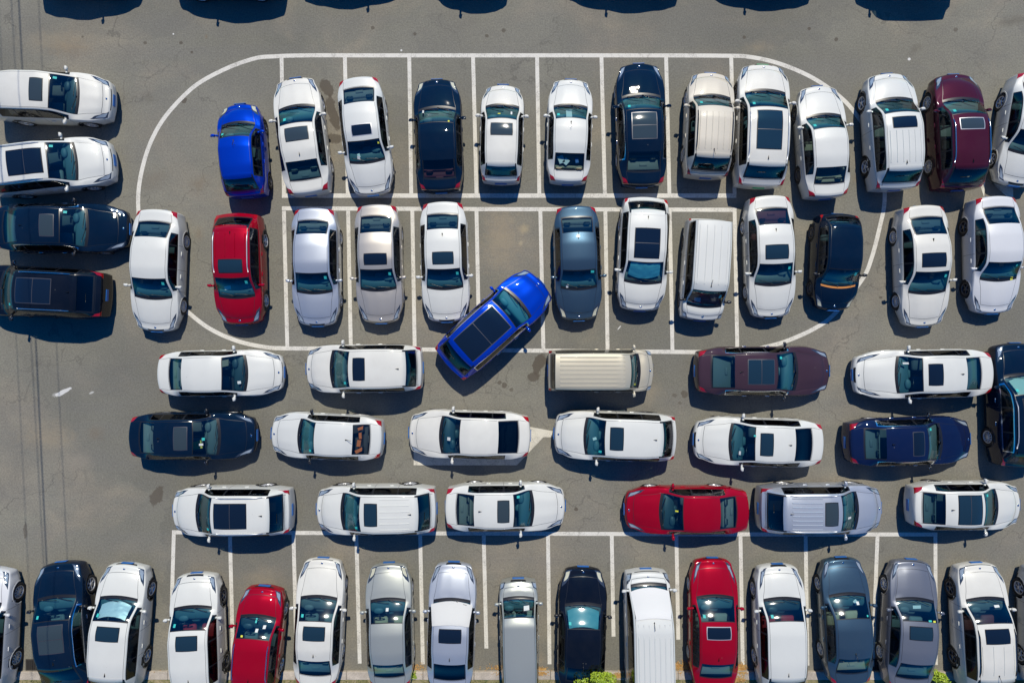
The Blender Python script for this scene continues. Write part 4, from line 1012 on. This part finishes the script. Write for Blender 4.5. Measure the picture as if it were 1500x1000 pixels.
# ------------------------------------------------------------------ drains, cables, plants
GRATE = simple('cast_iron', (0.05, 0.045, 0.04), 0.7, 0.3)
for px, py, lb in ((53, 973, 'rusty slotted drain grate by the kerb near the left corner'), (1278, 972, 'slotted drain grate by the kerb between the slate and dark grey cars')):
    p_ = gp(px, py); o = empty('drain_grate', (p_.x, p_.y, 0.0)); tag(o, lb, 'drain grate', 'drain grates along the kerb')
    b = MB()
    for sx_ in (-1, 1): b.box(sx_ * .37, 0, .012, .05, .44, .02)
    for sy_ in (-1, 1): b.box(0, sy_ * .2, .012, .69, .04, .019)
    b.build('frame', GRATE, o, False)
    for k in range(9): b = MB(); b.box(-.30 + k * .075, 0, .011, .035, .36, .016); b.build('bar', GRATE, o, False)
    b = MB(); b.box(0, 0, .004, .69, .36, .003); b.build('pit_shade_plate', simple('drain_shade', (.004, .004, .004), .9), o, False)  # flat black plate painted in for the shade below the bars
CAB = simple('cable_black', (0.02, 0.02, 0.02), 0.6)
hc = 9.0
for (xt, xbm, r_, lb) in ((-2, 50, .016, 'thin overhead cable nearest the left border'), (17, 74, .020, 'thin overhead cable beside the thick one'), (28, 77, .040, 'thick overhead cable over the left side of the lot'), (57, 108, .018, 'overhead cable farthest into the lot')):
    a = gp(xt, 0); b_ = gp(xbm, 1000); d = (b_ - a).normalized()
    off = Vector((SUN.x, SUN.y, 0)) / SUN.z * hc; pts = []
    for k in range(17):
        t = -30 + 90 * k / 16; q = a + d * t + off; pts.append((q.x, q.y, hc + .0004 * (t - 15) ** 2))
    mb = MB(); mb.tube(pts, r_ * .55, 6); tag(mb.build('overhead_cable', CAB), lb, 'cable', 'overhead cables on the left')

def leafmat(name, a, b_):
    m, n, p = newmat(name); tc = n.nodes.new('ShaderNodeTexCoord')
    n.links.new(ramp(n, noise(n, 9, 3, .6, 0, tc.outputs['Object']), [(0.3, a), (0.7, b_)]), p.inputs['Base Color'])
    p.inputs['Roughness'].default_value = .55; return m
LEAF = leafmat('shrub_leaf', (.14, .26, .012), (.42, .52, .03)); GRASS = leafmat('grass_blade', (.06, .11, .02), (.20, .20, .07)); DRY = leafmat('dry_leaf', (.35, .17, .04), (.50, .33, .12))
TWIG = simple('twig', (.10, .07, .04), .8)
def leafcloud(name, mat, c, r, nleaf, size, parent, seed, lobes=9):
    rn = random.Random(seed); V = []; F = []; cs = []
    for k in range(lobes):
        a = rn.uniform(0, 6.283); q = rn.uniform(.1, .72); cs.append((math.cos(a) * q * r[0], math.sin(a) * q * r[1], rn.uniform(.35, .95) * r[2], rn.uniform(.25, .48)))
    for k in range(nleaf):
        l = rn.choice(cs); d = Vector((rn.gauss(0, 1), rn.gauss(0, 1), rn.gauss(0, 1))).normalized() * (rn.uniform(.5, 1) ** .5) * l[3]
        p = Vector((l[0] + d.x * r[0], l[1] + d.y * r[1], max(.04, l[2] + d.z * r[2] * .7)))
        a = Vector((rn.gauss(0, 1), rn.gauss(0, 1), rn.gauss(0, .5))).normalized(); b = a.cross(Vector((rn.gauss(0, .4), rn.gauss(0, .4), 1))).normalized()
        s = size * rn.uniform(.6, 1.3); i = len(V); V += [p - a * s, p - b * s * .45, p + a * s, p + b * s * .45]; F.append((i, i + 1, i + 2, i + 3))
    return link(name, [tuple(v) for v in V], F, mat, parent, False), cs
for px, py, rx, ry, rz_, nl, lb, sd in ((864, 1003, .98, .60, 1.50, 3600, 'large yellow-green shrub over the tail of the black sedan', 1), (1366, 982, .36, .34, .62, 1000, 'round yellow-green shrub between the dark grey sedan and white SUV', 2),
        (607, 985, .24, .20, .25, 260, 'small green weed clump at the kerb right of the greenish silver sedan', 3), (1392, 1006, .36, .20, .28, 320, 'low green plant at the kerb under the white SUV', 4),
        (887, 983, .16, .14, .2, 120, 'tiny green weed beside the large shrub', 5), (805, 1012, .3, .2, .3, 260, 'low plant in the verge left of the large shrub', 6), (1482, 1008, .4, .2, .25, 300, 'low green plant in the verge at the right corner', 7)):
    g_ = gp(px, py); o = empty('shrub' if rz_ > .5 else 'weed_clump', (g_.x, g_.y, .09 if g_.y < KERB_Y - .3 else 0)); tag(o, lb, 'shrub' if rz_ > .5 else 'plant', 'shrubs and weeds along the kerb')
    f_, cs = leafcloud('foliage', LEAF, None, (rx, ry, rz_), nl, .045 if rz_ > .5 else .03, o, sd, 14 if rz_ > .5 else 6)
    if sd == 1:
        f_.location.y = .62; cs = [(l[0], l[1] + .62, l[2]) for l in cs]
    b = MB()
    for l in cs[:8]: b.tube([(0, 0, 0), (l[0] * .5, l[1] * .5, l[2] * .5), (l[0], l[1], l[2])], [.02 * rz_ + .004, .012, .005], 5)
    b.build('stem', TWIG, o)
# grass on the verge
rn = random.Random(5); V = []; F = []
for k in range(16000):
    x = rn.uniform(-22, 22); y = KERB_Y - .33 - abs(rn.gauss(0, .8)); h = rn.uniform(.04, .14)
    if math.sin(x * 2.1) + math.sin(x * .7 + 1) + rn.gauss(0, .8) < -.2: continue
    a = rn.uniform(0, 6.28); dx = math.cos(a) * .012; dy = math.sin(a) * .012; lx = rn.gauss(0, .05); ly = rn.gauss(0, .05)
    i = len(V); V += [(x - dx, y - dy, .1), (x + dx, y + dy, .1), (x + lx, y + ly, .1 + h)]; F.append((i, i + 1, i + 2))
tag(link('grass', V, F, GRASS, None, False), 'patchy rough grass growing on the verge behind the kerb', 'grass', kind='stuff')
V = []; F = []
spots = [(598, 976, 22, 5), (745, 978, 26, 6), (790, 981, 12, 4), (1085, 978, 8, 6), (1000, 975, 24, 6), (910, 986, 14, 3), (1075, 992, 14, 4), (1425, 990, 20, 4), (150, 982, 60, 3)]
for k in range(5200):
    s_ = rn.choice(spots); q = gp(s_[0] + rn.gauss(0, s_[2] * .5), s_[1] + rn.gauss(0, s_[3] * .6)); zz = .125 if q.y < KERB_Y else .012
    a = rn.uniform(0, 6.28); s = rn.uniform(.014, .036); i = len(V)
    V += [(q.x + math.cos(a + t) * s * (1 if t in (0, 3.14) else .5), q.y + math.sin(a + t) * s * (1 if t in (0, 3.14) else .5), zz + rn.uniform(0, .02)) for t in (0, 1.57, 3.14, 4.71)]; F.append((i, i + 1, i + 2, i + 3))
tag(link('dry_leaves', V, F, DRY, None, False), 'dry orange leaves drifted in patches along the kerb', 'leaves', kind='stuff')
